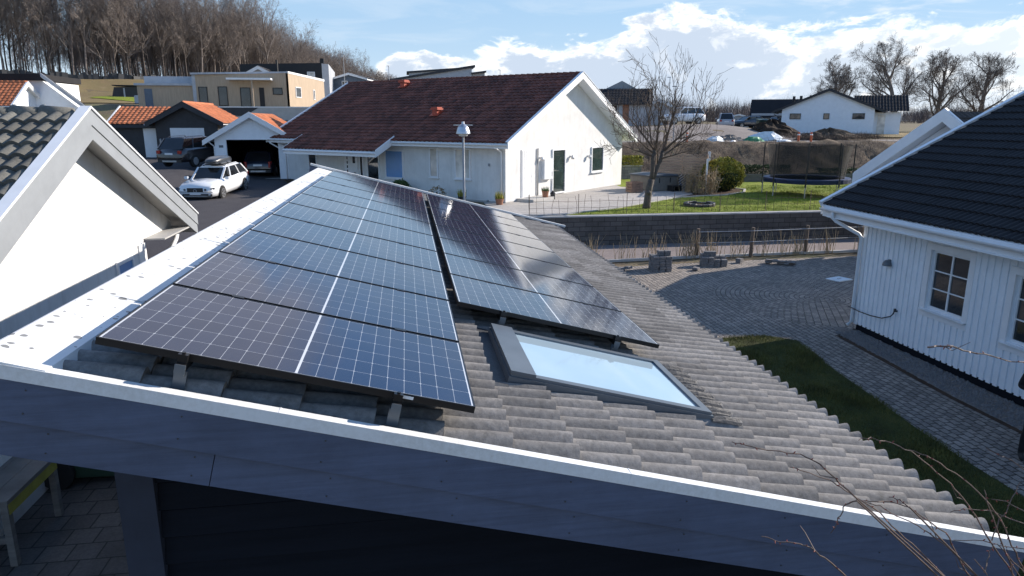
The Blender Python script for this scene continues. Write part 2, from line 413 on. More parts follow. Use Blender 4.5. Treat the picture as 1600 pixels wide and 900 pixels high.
M('hedge_green', (.05, .075, .02), .8, .45, 4)
M('blue_tarp', (.03, .09, .28), .5, .2, 3)
M('white_tarp', (.62, .68, .72), .6, .12, 3)
M('tub_panel', (.19, .175, .15), .7, .15, 4)
M('tub_cover', (.10, .115, .13), .7, .15, 3)
M('crate_wood', (.27, .17, .12), .8, .25, 6)
M('blue_reflection_pane', (.10, .28, .56), .3, .08, 2)  # window panes with the blue reflection put into their colour
M('orange_plastic', (.55, .12, .04), .6, .12, 4)
M('green_plastic', (.02, .22, .10), .6, .25, 4)
M('navy_pad', (.022, .045, .12), .6, .15, 3)
M('lamp_steel', (.55, .56, .58), .35, .08, 4, metal=.8)
M('yellow_cloth', (.6, .5, .03), .7, .2, 5)
glass_mat('window_glass', (.025, .03, .035))
glass_mat('green_window_glass', (.028, .045, .042))
glass_mat('car_glass', (.012, .013, .015), .04)
glass_mat('curtained_glass', (.60, .57, .52), .12, .6)
tile_mat('concrete_tile', (.255, .243, .23), .22, .85, moss=(.10, .095, .06), grime=.38)
tile_mat('old_grey_tile', (.15, .147, .13), .28, .85, moss=(.05, .05, .02), grime=.35)
tile_mat('oxblood_tile', (.21, .070, .046), .38, .7, grime=.62)
tile_mat('black_tile', (.017, .016, .018), .25, .75, grime=.3)
tile_mat('orange_tile', (.50, .17, .075), .22, .75, grime=.25)
tile_mat('brown_tile', (.06, .05, .045), .3, .75, grime=.3)

# ------------------------------------------------------------------ the house with the solar roof
SL = .2557
RO = V((-1.40, 3.23, 4.16))                      # near top corner of the panel field, at glass level
UD = V((math.cos(SL), 0, -math.sin(SL))); VD = V((0, 1, 0)); ND = V((math.sin(SL), 0, math.cos(SL)))
RM = Matrix.Translation(RO) @ Matrix(((UD.x, 0, ND.x, 0), (0, 1, 0, 0), (UD.z, 0, ND.z, 0), (0, 0, 0, 1)))
def rp(u, v, h=0.): return RO + UD*u + VD*v + ND*h
home = thing('timber_house', 'dark timber house in the foreground with a grey tiled lean-to roof under solar panels', 'house')
VF, VB, UE = -.13, 12.25, 4.93
SKY = (2.10, 3.55, .93, 2.03)                   # roof window opening in u, v
tiles('roof', 'concrete_tile', home, rp(-.14, VF+.10, -.212), UD, VD, UE+.14, VB-VF-.2, course=.355, tile=.30, amp=.056, step=.036, spw=14, sharp=.55, holes=[(SKY[0]+.14-.03, SKY[1]+.14-.05, SKY[2]-VF-.10-.02, SKY[3]-VF-.10+.06)])
MB().prism([rp(-.4, VF+.03, -.25), rp(UE-.04, VF+.03, -.25), rp(UE-.04, VF+.03, -.29), rp(-.4, VF+.03, -.29)], VD*(VB-VF-.06)).build('roof_deck', 'black_boards', home)
rf = MB()
rf.prism([rp(-.42, VF+.006, -.138), rp(-.135, VF+.006, -.146), rp(-.112, VF+.006, -.186), rp(-.118, VF+.006, -.190), rp(-.142, VF+.006, -.154), rp(-.418, VF+.006, -.146)], VD*(VB-VF-.012))
rf.prism([rp(-.42, VF+.006, -.138), rp(-.432, VF+.006, -.142), rp(-.432, VF+.006, -.25), rp(-.42, VF+.006, -.25)], VD*(VB-VF-.012))
for k in range(6): rf.cbox(rp(-.277, 1.05+k*2.0, -.1415), UD*.142, VD*.004, ND*.002)
rf.build('ridge_flashing', spotted_metal(), home)
for k in range(12): MB().lathe([(.012, 0), (.012, .004), (.006, .008)], rp(-.124, .4+k*.98, -.172), 8).build('flashing_screw', 'galvanised', home)
rp0 = rp
for yy, nm in ((VF, 'verge_flashing'), (VB-.11, 'verge_flashing')):
    b = MB(); s = 1 if yy < 1 else -1
    rp = (lambda u, v, h=0.: rp0(u, v, h)) if s > 0 else (lambda u, v, h=0.: rp0(u, v, h+.06))
    y0 = VF if s > 0 else VB
    b.prism([rp(-.6, y0, -.150), rp(-.6, y0+s*.062, -.152), rp(-.6, y0+s*.062, -.19), rp(-.6, y0+s*.058, -.19), rp(-.6, y0+s*.058, -.156), rp(-.6, y0+s*.004, -.156), rp(-.6, y0+s*.004, -.214), rp(-.6, y0, -.214)], UD*(UE+.79))
    for k in range(3): b.cbox(rp(.85+k*1.75, y0+s*.03, -.1505), UD*.003, VD*.03, ND*.0015); b.cbox(rp(.85+k*1.75, y0-s*.0008, -.182), UD*.003, VD*.001, ND*.03)
    b.build(nm, 'verge_metal', home)
    b = MB()
    b.prism([rp(-.6, y0+s*.006, -.2), rp(UE+.17, y0+s*.006, -.2), rp(UE+.17, y0+s*.006, -.408), rp(-.6, y0+s*.006, -.408)], VD*s*.028)
    b.build('bargeboard', 'slate_paint', home)
    b = MB()
    for ua, ub in ((-.6, .603), (.607, UE+.15)):
        b = MB(); b.prism([rp(ua, y0+s*.032, -.40), rp(ub, y0+s*.032, -.40), rp(ub, y0+s*.032, -.585), rp(ua, y0+s*.032, -.585)], VD*s*.028); b.build('lower_bargeboard', 'slate_paint', home)
    if s > 0:
        nl = MB()
        for k in range(8):
            for hh in (-.25, -.36): nl.lathe([(.0045, -.0025), (.0045, .003)], rp(-.2+k*.62+.02*(k % 3), y0+.006, hh), 7, 'y')
            for hh in (-.45, -.545): nl.lathe([(.0045, -.0025), (.0045, .003)], rp(-.1+k*.62, y0+.032, hh), 7, 'y')
        o_ = nl.build('board_nails', 'dark_gutter', home); o_['kind'] = 'stuff'
rp = rp0
# walls stand back under the roof
WX0, WX1, WY0, WY1 = -1.44, 2.72, 3.78, 11.7
def zr(x, h): p = RO + ND*h; return p.z + (x-p.x)*(-math.tan(SL))
w = MB(); nb = 22
for (x0, x1, y0, y1) in ((WX0, WX1, WY0, WY0+.1), (WX0, WX1, WY1-.1, WY1)):
    w.prism([(x0, y0, .08), (x1, y0, .08), (x1, y0, zr(x1, -.30)), (x0, y0, zr(x0, -.30))], (0, y1-y0, 0))
for i in range(24):                               # horizontal cladding, each board lapping the next
    z = .1+i*.17
    if z+.17 < zr(WX1, -.25): w.prism([(WX0+.012, WY0-.038, z), (WX0+.012, WY0-.001, z), (WX0+.012, WY0-.001, z+.150), (WX0+.012, WY0-.008, z+.150)], (WX1-WX0-.012, 0, 0))
    elif z < zr(WX0, -.45):
        xe = min(WX1, RO.x+(RO.z-.25-z-.17)/math.tan(SL))
        if xe > WX0+.3: w.prism([(WX0+.012, WY0-.038, z), (WX0+.012, WY0-.001, z), (WX0+.012, WY0-.001, z+.150), (WX0+.012, WY0-.008, z+.150)], (xe-WX0-.012, 0, 0))
w.box((WX0, WY0+.1, .08), (WX0+.1, WY1-.1, zr(WX0, -.32))); w.box((WX1-.1, WY0+.1, .08), (WX1, WY1-.1, zr(WX1, -.32)))
w.build('wall', 'dark_boards', home)
MB().box((WX0-.18, WY0-.06, .05), (WX0+.01, WY0+.1, zr(WX0-.18, -.30))).build('corner_board', 'dark_slate', home)
MB().prism([rp(UE-.2, VF+.05, -.295), rp(UE-.17, VF+.05, -.295), rp(UE-.17, VF+.05, -.45), rp(UE-.2, VF+.05, -.45)], VD*(VB-VF-.1)).build('fascia', 'slate_paint', home)
g = MB(); gp = rp(UE-.07, 0, -.37)
for i in range(7):
    a0, a1 = math.pi*(1+i/7), math.pi*(1+(i+1)/7)
    g.prism([(gp.x+.06*math.cos(t), WY0-.65, gp.z+.06*math.sin(t)) for t in (a0, a1)]+[(gp.x+.055*math.cos(t), WY0-.65, gp.z+.055*math.sin(t)) for t in (a1, a0)], (0, 12.1, 0))
g.build('gutter', 'dark_gutter', home)
# roof window
sky = MB()
def frame_ring(mb, u0, u1, v0, v1, w, h0, h1):
    for a, b, c, d in ((u0, u0+w, v0, v1), (u1-w, u1, v0, v1), (u0+w, u1-w, v0, v0+w), (u0+w, u1-w, v1-w, v1)):
        mb.cbox(rp((a+b)/2, (c+d)/2, (h0+h1)/2), UD*(b-a)/2, VD*(d-c)/2, ND*(h1-h0)/2)
u0, u1, v0, v1 = SKY
frame_ring(sky, u0, u1, v0, v1, .055, -.23, -.118)
skl = sky.build('skylight', 'grey_alu', home)
sash = MB(); frame_ring(sash, u0+.012, u1-.012, v0+.012, v1-.012, .06, -.117, -.098); sash.build('sash', 'grey_alu', skl)
MB().cbox(rp(u0+.09, (v0+v1)/2, -.090), UD*.085, VD*(v1-v0)/2*.985, ND*.010).build('top_cover', 'grey_alu', skl)
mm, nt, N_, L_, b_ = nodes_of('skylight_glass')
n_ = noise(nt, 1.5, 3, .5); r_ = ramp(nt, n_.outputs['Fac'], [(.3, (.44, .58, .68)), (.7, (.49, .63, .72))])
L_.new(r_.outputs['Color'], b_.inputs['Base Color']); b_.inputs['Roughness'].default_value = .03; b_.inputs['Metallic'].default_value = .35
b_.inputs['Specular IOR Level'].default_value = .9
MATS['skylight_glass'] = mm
MB().cbox(rp((u0+u1)/2, (v0+v1)/2, -.120), UD*((u1-u0)/2-.06), VD*((v1-v0)/2-.06), ND*.008).build('pane', 'skylight_glass', skl)
fl = MB()
fl.cbox(rp(u0-.09, (v0+v1)/2, -.175), UD*.09, VD*((v1-v0)/2+.1), ND*.012)
fl.cbox(rp((u0+u1)/2-.05, v0-.055, -.19), UD*((u1-u0)/2+.1), VD*.054, ND*.012)
fl.cbox(rp((u0+u1)/2-.05, v1+.055, -.175), UD*((u1-u0)/2+.1), VD*.054, ND*.012)
fl.build('flashing', 'dark_lead', skl)
# pleated apron laid over the tiles below the window
ap_v, ap_f = [], []; nn = 100; W_ = v1-v0+.06
for i in range(nn+1):
    v = v0-.03+W_*i/nn
    wave = .056*(.5+.5*math.cos(2*math.pi*((v-VF-.10)/.15-.5)))**.55
    for k, (u, ex) in enumerate(((u1-.01, .025), (u1+.09, .012), (u1+.20, .012))):
        ap_v.append(rp(u + (.012*math.sin(i*1.3) if k == 2 else 0), v, -.212+.030+wave*(.4 if k == 0 else 1)+ex+(.006 if i % 2 else 0)))
for i in range(nn):
    for k in range(2): ap_f.append((i*3+k, i*3+k+1, i*3+3+k+1, i*3+3+k))
obj('apron', ap_v, ap_f, 'dark_lead', skl)

# solar panels: frame and cell sheet each
PM = panel_mat()
PL, PW, PITCH = 1.755, 1.045, 1.0752
def panel_mesh():
    root = thing('solar_panel', 'x', 'solar panel', group='solar panels clamped to the grey tiled roof')
    f = MB()
    for a, b in (((0, 0, -.035), (PL, .009, 0)), ((0, PW-.009, -.035), (PL, PW, 0)), ((0, .009, -.035), (.009, PW-.009, 0)), ((PL-.009, .009, -.035), (PL, PW-.009, 0))): f.box(a, b)
    f.build('frame', 'black_alu', root)
    MB().box((.0085, .0085, -.008), (PL-.0085, PW-.0085, -.0015)).build('cell_sheet', PM, root)
    MB().box((.3, .3, -.034), (.32, .6, -.0085)).build('junction_box', 'black_plastic', root)
    return root
proto = panel_mesh()
order = ['first', 'second', 'third', 'fourth', 'fifth', 'sixth', 'seventh', 'eighth', 'ninth', 'tenth']
first = True
for ci, (uu, vs_, n_) in enumerate(((0, 0, 10), (1.8292, 2.1692, 8))):
    for k in range(n_):
        o = proto if first else dup(proto, (0, 0, 0))
        o.location = rp(uu, vs_+k*PITCH); o.rotation_euler = (0, SL, 0)
        side = 'left column beside the white flashing' if ci == 0 else 'right column beside the open tiles'
        o['label'] = ('black solar panel, ' + ('nearest of the ' if k == 0 else 'farthest of the ' if k == n_-1 else order[k]+' from the near end, ') + side)
        if first:
            first = False
    # mid clamps between neighbours
# sticker on the near panel's frame is its own part
near = [o for o in D.objects if o.name.startswith('solar_panel') and o.parent is None and 'nearest of the left' in o['label']][0]
st = MB().box((1.36, -.0012, -.024), (1.445, -.0002, -.008)).build('type_label', 'white_paint', near)
for ci, (uu, vs_, n_) in enumerate(((0, 0, 10), (1.8292, 2.1692, 8))):
    for k in range(1, n_):
        pn = [o for o in D.objects if o.name.startswith('solar_panel') and o.parent is None and abs((o.location-rp(uu, vs_+(k-1)*PITCH)).length) < .01][0]
        for q in (.38, 1.37): MB().box((q-.035, PW-.004, -.03), (q+.035, PW+.034, .004)).build('mid_clamp', 'black_steel', pn)
for ci, (uu, vs_, n_) in enumerate(((0, 0, 10), (1.8292, 2.1692, 8))):
    for q in (.38, 1.37):
        t = thing('mounting_rail', 'black rail with end clamp under the ' + ('left' if ci == 0 else 'right') + ' panel column, ' + ('upper' if q < 1 else 'lower') + ' of its pair', 'rail', rp(uu+q, vs_), group='rails under the solar panels')
        t.rotation_euler = (0, SL, 0)
        MB().box((-.02, -.045, -.078), (.02, n_*PITCH+.05, -.0365)).build('rail', 'black_steel', t)
        MB().box((-.022, -.034, -.036), (.022, -.003, .003)).lathe([(.009, .003), (.009, .011)], (0, -.018, 0), 8).build('end_clamp', 'black_steel', t)
        h = MB(); h.box((-.028, -.022, -.185), (.028, .0, -.0785)); h.box((-.024, -.05, -.085), (.024, -.046, -.04)); h.box((-.02, -.046, -.1), (.02, -.03, -.079)); h.build('roof_hook', 'grey_alu', t)
        for k in range(1, n_, 2): pass
for k, (uu, vv) in enumerate(((3.66, 10.62), )):
    pass

# ------------------------------------------------------------------ gabled buildings
def gable(root, W, L, ze, pitch, oe=.5, of=.4, wall='white_boards', roof='black_tile', trim='white_paint', soffit='soffit_paint', ob=None, thick=.16, bb=.2, z0=0, course=.35, tile=.3, amp=.035, spw=4, waves=1, cap=True, gut='white_metal', frontwall=True, step=.03):
    """local frame: front gable in the plane y=0 facing -y, centred on x=0, walls W wide and L long, wall plate at ze"""
    ob = of if ob is None else ob
    t = math.tan(pitch); zr_ = ze + W/2*t
    m = MB(); m.prism([(-W/2, 0, z0), (W/2, 0, z0), (W/2, 0, ze), (0, 0, zr_), (-W/2, 0, ze)], (0, L, 0))
    m.build('wall', wall, root)
    n = V((-math.sin(pitch), 0, math.cos(pitch)))
    ue = (W/2+oe)/math.cos(pitch)
    for s in (1, -1):
        u = V((s*math.cos(pitch), 0, -math.sin(pitch))); nn = V((s*math.sin(pitch), 0, math.cos(pitch)))
        P = V((0, -of, zr_)) + nn*thick
        tiles('roof', roof, root, P+nn*.01 + (V((0, 0, 0)) if s > 0 else V((0, 0, 0))), u, (0, 1, 0), ue, L+of+ob, course, tile, waves, amp, step, spw, .7)
        b = MB()
        b.prism([V((0, -of+.02, zr_)), V((0, -of+.02, zr_))+V((0, 0, thick/math.cos(pitch)-.012)), P+u*ue+V((0, .02, 0))-nn*.01, P+u*ue-nn*(thick-.02)+V((0, .02, 0))], (0, L+of+ob-.04, 0))
        b.build('soffit', soffit, root)
        for y0, dy in ((-of-.03, .05), (L+ob-.02, .05)):
            b = MB(); a = V((0, y0, zr_)) + V((0, 0, thick/math.cos(pitch)+.045))
            q = P+u*(ue+.03)+nn*.045; q = V((q.x, y0, q.z))
            b.prism([a, q, q-V((0, 0, bb+.08)), a-V((0, 0, bb+.14))], (0, dy, 0)); b.build('bargeboard', trim, root)
        for y0, dy in ((-of-.055, .13), (L+ob-.075, .13)):
            b = MB(); a = V((0, y0, zr_+thick/math.cos(pitch)+.05)); q = P+u*(ue+.04)+nn*.05; q = V((q.x, y0, q.z))
            b.prism([a, q, q+V((0, 0, .03)), a+V((0, 0, .03))], (0, dy, 0)); b.build('verge_trim', trim, root)
        e = P+u*ue
        MB().box((min(e.x, e.x-s*.03), -of+.03, e.z-thick-.03), (max(e.x, e.x-s*.03), L+ob-.03, e.z-.035)).build('fascia', trim, root)
        if gut:
            g = MB()
            for i in range(6):
                a0, a1 = math.pi*(1+i/6), math.pi*(1+(i+1)/6); cx, cz = e.x+s*.065, e.z-.05
                g.prism([(cx+.065*math.cos(q), -of, cz+.065*math.sin(q)) for q in (a0, a1)]+[(cx+.058*math.cos(q), -of, cz+.058*math.sin(q)) for q in (a1, a0)], (0, L+of+ob, 0))
            g.build('gutter', gut, root)
    if cap:
        c = MB(); zc = zr_+thick/math.cos(pitch)
        k = int((L+of+ob)/.36)
        for i in range(k):
            y = -of+.0+i*(L+of+ob)/k
            c.tube([(0, y, zc-.01), (0, y+(L+of+ob)/k+.02, zc+.012)], [.105, .12], 10)
        c.build('ridge_cap', roof, root, smooth=True)
    return zr_

# left neighbour: white rendered garage, gable towards the solar roof
lh = thing('rendered_garage', 'white rendered building at the left edge with mossy grey tiles and grey bargeboards', 'building', (-5.2, 11.9, 0), R(90))
# local x runs along +Y of the world, local -y is world +X
LW, LP = 5.4, R(24.6)
t_ = math.tan(LP); ZR = 4.99
wl = MB(); wl.prism([(-2.7-1.8, 0, 0), (2.7, 0, 0), (2.7, 0, ZR-4.45*t_-.13), (4.45, 0, ZR-4.45*t_-.13), (4.45, 0, ZR-4.45*t_-.02), (0, 0, ZR), (-4.5, 0, ZR-4.5*t_)], (0, .02, 0))
wl.prism([(-4.5, .02, 0), (2.7, .02, 0), (2.7, .02, ZR-2.7*t_), (0, .02, ZR-.02), (-4.5, .02, ZR-4.5*t_)], (0, 7, 0))
wl.build('wall', 'cream_render', lh)
OF = .42
for s in (1, -1):
    u = V((s*math.cos(LP), 0, -math.sin(LP))); nn = V((s*math.sin(LP), 0, math.cos(LP))); ue = 4.85/math.cos(LP)
    P = V((0, -OF+.1, ZR))+nn*.2
    tiles('roof', 'old_grey_tile', lh, P+nn*.02, u, (0, 1, 0), ue-.05, 7.2, .36, .21, 1, .05, .05, 14, .55)
    b = MB(); b.prism([V((0, -OF+.02, ZR)), V((0, -OF+.02, ZR))+V((0, 0, .19)), P+u*ue+V((0, -.08, -.02)), P+u*ue-nn*.19+V((0, -.08, 0))], (0, 7.2, 0)); b.build('soffit', 'soffit_paint', lh)
    def brd(y0, dy, top, bot, mat, nm, ext=0.):
        a = V((0, y0, ZR+.2/math.cos(LP))); q = P+u*(ue+ext); q = V((q.x, y0, q.z))
        m_ = MB(); m_.prism([a+V((0, 0, top)), q+V((0, 0, top)), q+V((0, 0, bot)), a+V((0, 0, bot))], (0, dy, 0)); return m_.build(nm, mat, lh)
    brd(-OF-.005, .03, .075, -.175, 'grey_paint', 'bargeboard'); brd(-OF+.012, .03, -.178, -.395, 'grey_paint', 'lower_bargeboard', -.02)
    a = V((0, -OF-.03, ZR+.2/math.cos(LP)+.075)); q = P+u*(ue+.03)+V((0, 0, .075)); q.y = -OF-.03
    m_ = MB(); m_.prism([a, q, q+V((0, 0, .035)), a+V((0, 0, .035))], (0, .16, 0)); m_.build('verge_flashing', 'white_metal', lh)
    e = P+u*ue
    MB().box((min(e.x, e.x-s*.03), -OF+.05, e.z-.34), (max(e.x, e.x-s*.03), 6.7, e.z-.03)).build('fascia', 'grey_paint', lh)
c = MB()
for i in range(17):
    y = -OF+.24+i*.41; c.tube([(0, y, ZR+.19), (0, y+.44, ZR+.21)], [.115, .13], 12)
c.build('ridge_cap', 'old_grey_tile', lh, smooth=True)
c = MB()
for i in range(17): c.box((-.02, -OF+.62+i*.41, ZR+.325), (.02, -OF+.66+i*.41, ZR+.35))
c.build('ridge_clip', 'galvanised', lh)
bxs = MB(); bxs.box((2.72, -OF+.03, ZR-4.45*t_-.16), (4.42, -.003, ZR-4.45*t_-.13)); bxs.build('eave_box', 'soffit_paint', lh)
window(lh, (1.62, 0, 1.98), (1, 0, 0), (0, -1, 0), .78, 1.3, 'white_paint', 'blue_reflection_pane', depth=.04)
MB().box((2.35, -.03, 0), (2.71, 0, 2.75)).build('corner_board', 'white_paint', lh)
downpipe(lh, [(4.5, -.1, 2.72), (4.3, -.1, 2.55), (3.1, -.1, 2.05), (2.95, -.1, 1.9), (2.9, -.1, .1)], .05)

# right neighbour: white board house
rh = thing('board_house', 'white boarded house at the right edge with a black tiled roof and white gutter', 'house', (11, 0, 0))
wb = MB(); WYA, WYB = 2.0, 15.4
def wall_rect(y0, y1, z0, z1): wb.box((0, y0, z0), (.14, y1, z1))
wins = [(12.62, 1.80, 1.06, 1.28), (10.47, 1.72, 1.06, 1.28), (6.5, 1.75, 1.06, 1.28)]   # y centre, z centre, w, h
ys = WYA; 
for yc, zc, w_, h_ in sorted(wins):
    wall_rect(ys, yc-w_/2, .18, 2.85); wall_rect(yc-w_/2, yc+w_/2, .18, zc-h_/2); wall_rect(yc-w_/2, yc+w_/2, zc+h_/2, 2.85); ys = yc+w_/2
wall_rect(ys, WYB, .18, 2.85)
wb.box((.14, WYB-.14, .18), (11.5, WYB, 2.85)); wb.prism([(0.0, WYB-.14, 2.85), (12, WYB-.14, 2.85), (6.2, WYB-.14, 5.9)], (0, .14, 0))
y = WYA
wb2 = MB(); i = 0
while y < WYB-.15:
    segs = [(.16, 2.83)]
    for yc, zc, w_, h_ in wins:
        if abs(y-yc) < w_/2+.17: segs = [(.16, zc-h_/2-.17), (zc+h_/2+.15, 2.83)]
    for a, b in segs:
        if b > a: wb.box((-.022, y-.05, a), (-.001, y+.05, b))
    y += .165; i += 1
wb.build('wall', 'white_boards', rh, fix=False)
MB().box((-.03, WYB-.11, .15), (-.0, WYB+.03, 2.84)).build('corner_board', 'white_paint', rh)
MB().box((.02, WYA, 0), (.16, WYB-.02, .18)).build('plinth', 'dark_boards', rh)
MB().box((-.5, WYA, 2.72), (.05, WYB+.9, 2.75)).build('soffit', 'white_boards', rh)
for yc, zc, w_, h_ in wins:
    cs = MB(); hw, hh = w_/2, h_/2
    for s in (-1, 1): cs.box((-.032, yc+s*(hw+.07)-.07, zc-hh-.02), (-.001, yc+s*(hw+.07)+.07, zc+hh+.14))
    cs.box((-.033, yc-hw, zc+hh), (-.002, yc+hw, zc+hh+.138)); cs.box((-.032, yc-hw-.14, zc-hh-.17), (-.001, yc+hw+.14, zc-hh-.045))
    fr = cs.build('window', 'white_paint', rh)
    f2 = MB()
    for s in (-1, 1): f2.box((.045, yc+s*(hw-.03)-.03, zc-hh), (.10, yc+s*(hw-.03)+.03, zc+hh)); 
    f2.box((.046, yc-hw+.06, zc+hh-.06), (.099, yc+hw-.06, zc+hh)); f2.box((.046, yc-hw+.06, zc-hh), (.099, yc+hw-.06, zc-hh+.06))
    f2.box((.05, yc-.018, zc-hh+.06), (.09, yc+.018, zc+hh-.06))
    for k in (1, 2): f2.box((.0515, yc-hw+.06, zc-hh+.06+(h_-.12)*k/3-.012), (.0885, yc+hw-.06, zc-hh+.06+(h_-.12)*k/3+.012))
    f2.build('frame', 'white_paint', fr)
    MB().box((.075, yc-hw+.05, zc-hh+.05), (.081, yc+hw-.05, zc+hh-.05)).build('pane', 'window_glass', fr)
    MB().prism([(-.085, yc-hw-.1, zc-hh-.045), (.05, yc-hw-.1, zc-hh-.02), (.05, yc-hw-.1, zc-hh-.005), (-.085, yc-hw-.1, zc-hh-.028)], (0, w_+.2, 0)).build('sill', 'white_metal', fr)
RP = R(27.0); ridge = V((6.2, 16.62, 3.02+6.66*math.tan(RP)))
for s in (-1, 1):
    u = V((s*math.cos(RP), 0, -math.sin(RP)))
    tiles('roof', 'black_tile', rh, ridge+V((0, -.06, 0)), u, (0, -1, 0), 6.66/math.cos(RP), 15, .36, .30, 2, .03, .03, 8, .8)
    e = ridge+u*(6.66/math.cos(RP)); nn = V((s*math.sin(RP), 0, math.cos(RP)))
    b = MB(); a = ridge+nn*.07; q = e+u*.04+nn*.07
    b.prism([a, q, q-nn*.13, a-nn*.13], (0, .03, 0)); b.prism([a+V((0, -.09, .006)), q+V((0, -.09, .006)), q+nn*.02+V((0, -.09, .0)), a+nn*.02+V((0, -.09, 0))], (0, .13, 0)); b.build('verge_trim', 'white_metal', rh)
    b = MB(); b.prism([ridge+V((0, -.02, -.1)), e+V((0, -.02, -.06)), e+V((0, -.02, -.27)), ridge+V((0, -.02, -.34))], (0, .035, 0)); b.build('bargeboard', 'white_paint', rh)
    b = MB(); b.prism([ridge+V((0, -.05, -.05)), e+V((0, -.05, -.03)), e+V((0, -.05, -.06)), ridge+V((0, -.05, -.09))], (0, -14, 0)); b.build('roof_deck', 'white_boards', rh)
fx = -.46
MB().box((fx, WYA, 2.72), (fx+.03, 16.55, 2.965)).build('fascia', 'white_paint', rh)
g = MB()
for i in range(7):
    a0, a1 = math.pi*(1+i/7), math.pi*(1+(i+1)/7)
    g.prism([(fx-.07+.07*math.cos(q), WYA, 2.94+.07*math.sin(q)) for q in (a0, a1)]+[(fx-.07+.062*math.cos(q), WYA, 2.94+.062*math.sin(q)) for q in (a1, a0)], (0, 16.5-WYA, 0))
g.build('gutter', 'white_metal', rh)
downpipe(rh, [(fx-.07, 16.0, 2.90), (fx-.07, 16.0, 2.74), (fx+.0, 15.95, 2.66), (-.12, 15.48, 2.40), (-.075, 15.44, 2.32), (-.075, 15.44, .2), (-.17, 15.47, .1)], .045)
wlp = MB(); wlp.lathe([(.03, -.001), (.03, .05)], (-.05, 14.38, 1.9), 10); wlp.box((-.06, 14.35, 1.86), (-.001, 14.41, 1.98))
wlp.lathe([(.10, 1.84-1.9), (.10, -.04), (.085, .02), (.05, .06), (.01, .075)], (-.10, 14.38, 1.9), 16)
wlp.build('wall_lamp', 'grey_alu', rh, smooth=False)
tp = MB(); tp.tube([(-.0, 13.95, .86), (-.09, 13.95, .86), (-.11, 13.95, .80)], .022, 8); tp.box((-.1, 13.93, .87), (-.06, 13.97, .92)); tp.build('water_tap', 'dark_gutter', rh)
pts = [(-.11, 13.95, .80), (-.12, 14.02, .72), (-.12, 14.3, .60), (-.13, 14.7, .555), (-.15, 15.1, .55), (-.18, 15.5, .585)]
tag(MB().tube([V(p)+V((11, 0, 0)) for p in pts], .014, 6).build('hose', 'black_plastic', smooth=True), 'thin black hose sagging from the tap along the white boarded wall', 'hose')

# ------------------------------------------------------------------ white rendered house in the middle
EAZ = R(43.77)
mh = thing('rendered_house', 'white rendered house in the middle with an oxblood tiled roof and red vent cowls', 'house', (4.61, 33.04, 1.25), -(EAZ-R(90)))
# local x along the gable (C0 -> C1), local y towards the far left
MW, ML = 12.1, 16.75; MP = R(27); ZE = 2.93
tm = math.tan(MP); zrm = ZE + MW/2*tm
def mz(x): return ZE + (MW/2-abs(x-MW/2))*tm
m = MB(); m.prism([(0, 0, -.3), (MW, 0, -.3), (MW, 0, ZE), (MW/2, 0, zrm), (0, 0, ZE)], (0, ML, 0)); m.build('wall', 'white_render', mh)
MB().box((-.006, -.006, -.32), (MW+.006, ML+.006, .06)).build('plinth', 'concrete', mh)
OG, OE = .62, .55
def vslope(P, u, nn, ue, y0, y1, nm=''):
    pass
for s in (-1, 1):
    u = V((s*math.cos(MP), 0, -math.sin(MP))); nn = V((s*math.sin(MP), 0, math.cos(MP)))
    P = V((MW/2, -OG, zrm))+nn*.2; ue = (MW/2+OE)/math.cos(MP)
    tiles('roof', 'oxblood_tile', mh, P+nn*.01, u, (0, 1, 0), ue, ML+OG+.4, .35, .30, 1, .05, .035, 7, .8)
    b = MB(); b.prism([V((MW/2, -OG+.03, zrm+.01)), V((MW/2, -OG+.03, zrm+.2)), P+u*ue+V((0, .03, 0))-nn*.015, P+u*ue+V((0, .03, 0))-nn*.19], (0, ML+OG+.3, 0)); b.build('soffit', 'white_boards', mh)
    for y0 in (-OG-.03, ML+.36):
        b = MB(); a = V((MW/2, y0, zrm+.2/math.cos(MP)+.07)); q = P+u*(ue+.03)+nn*.07; q.y = y0
        b.prism([a, q, q-V((0, 0, .3)), a-V((0, 0, .34))], (0, .05, 0))
        b.build('bargeboard', 'white_paint', mh); b = MB()
        b.prism([a+V((0, -.025, .002)), q+V((0, -.025, .002)), q+V((0, -.025, .035)), a+V((0, -.025, .035))], (0, .17, 0)); b.build('verge_trim', 'white_metal', mh)
    e = P+u*ue
    MB().box((min(e.x, e.x-s*.03), -OG+.04, e.z-.24), (max(e.x, e.x-s*.03), ML+.33, e.z-.04)).build('fascia', 'white_paint', mh)
    g = MB()
    for y0, y1 in (((-OG, ML+.35),) if s > 0 else ((-OG, 6.75), (14.2, ML+.35))):
        for i in range(6):
            a0, a1 = math.pi*(1+i/6), math.pi*(1+(i+1)/6); cx, cz = e.x+s*.06, e.z-.06
            g.prism([(cx+.06*math.cos(q), y0, cz+.06*math.sin(q)) for q in (a0, a1)]+[(cx+.053*math.cos(q), y0, cz+.053*math.sin(q)) for q in (a1, a0)], (0, y1-y0, 0))
    g.build('gutter', 'white_metal', mh)
c = MB()
for i in range(46):
    y = -OG+i*(ML+OG+.4)/46; c.tube([(MW/2, y, zrm+.215), (MW/2, y+.41, zrm+.235)], [.10, .115], 8)
c.build('ridge_cap', 'oxblood_tile', mh, smooth=True)
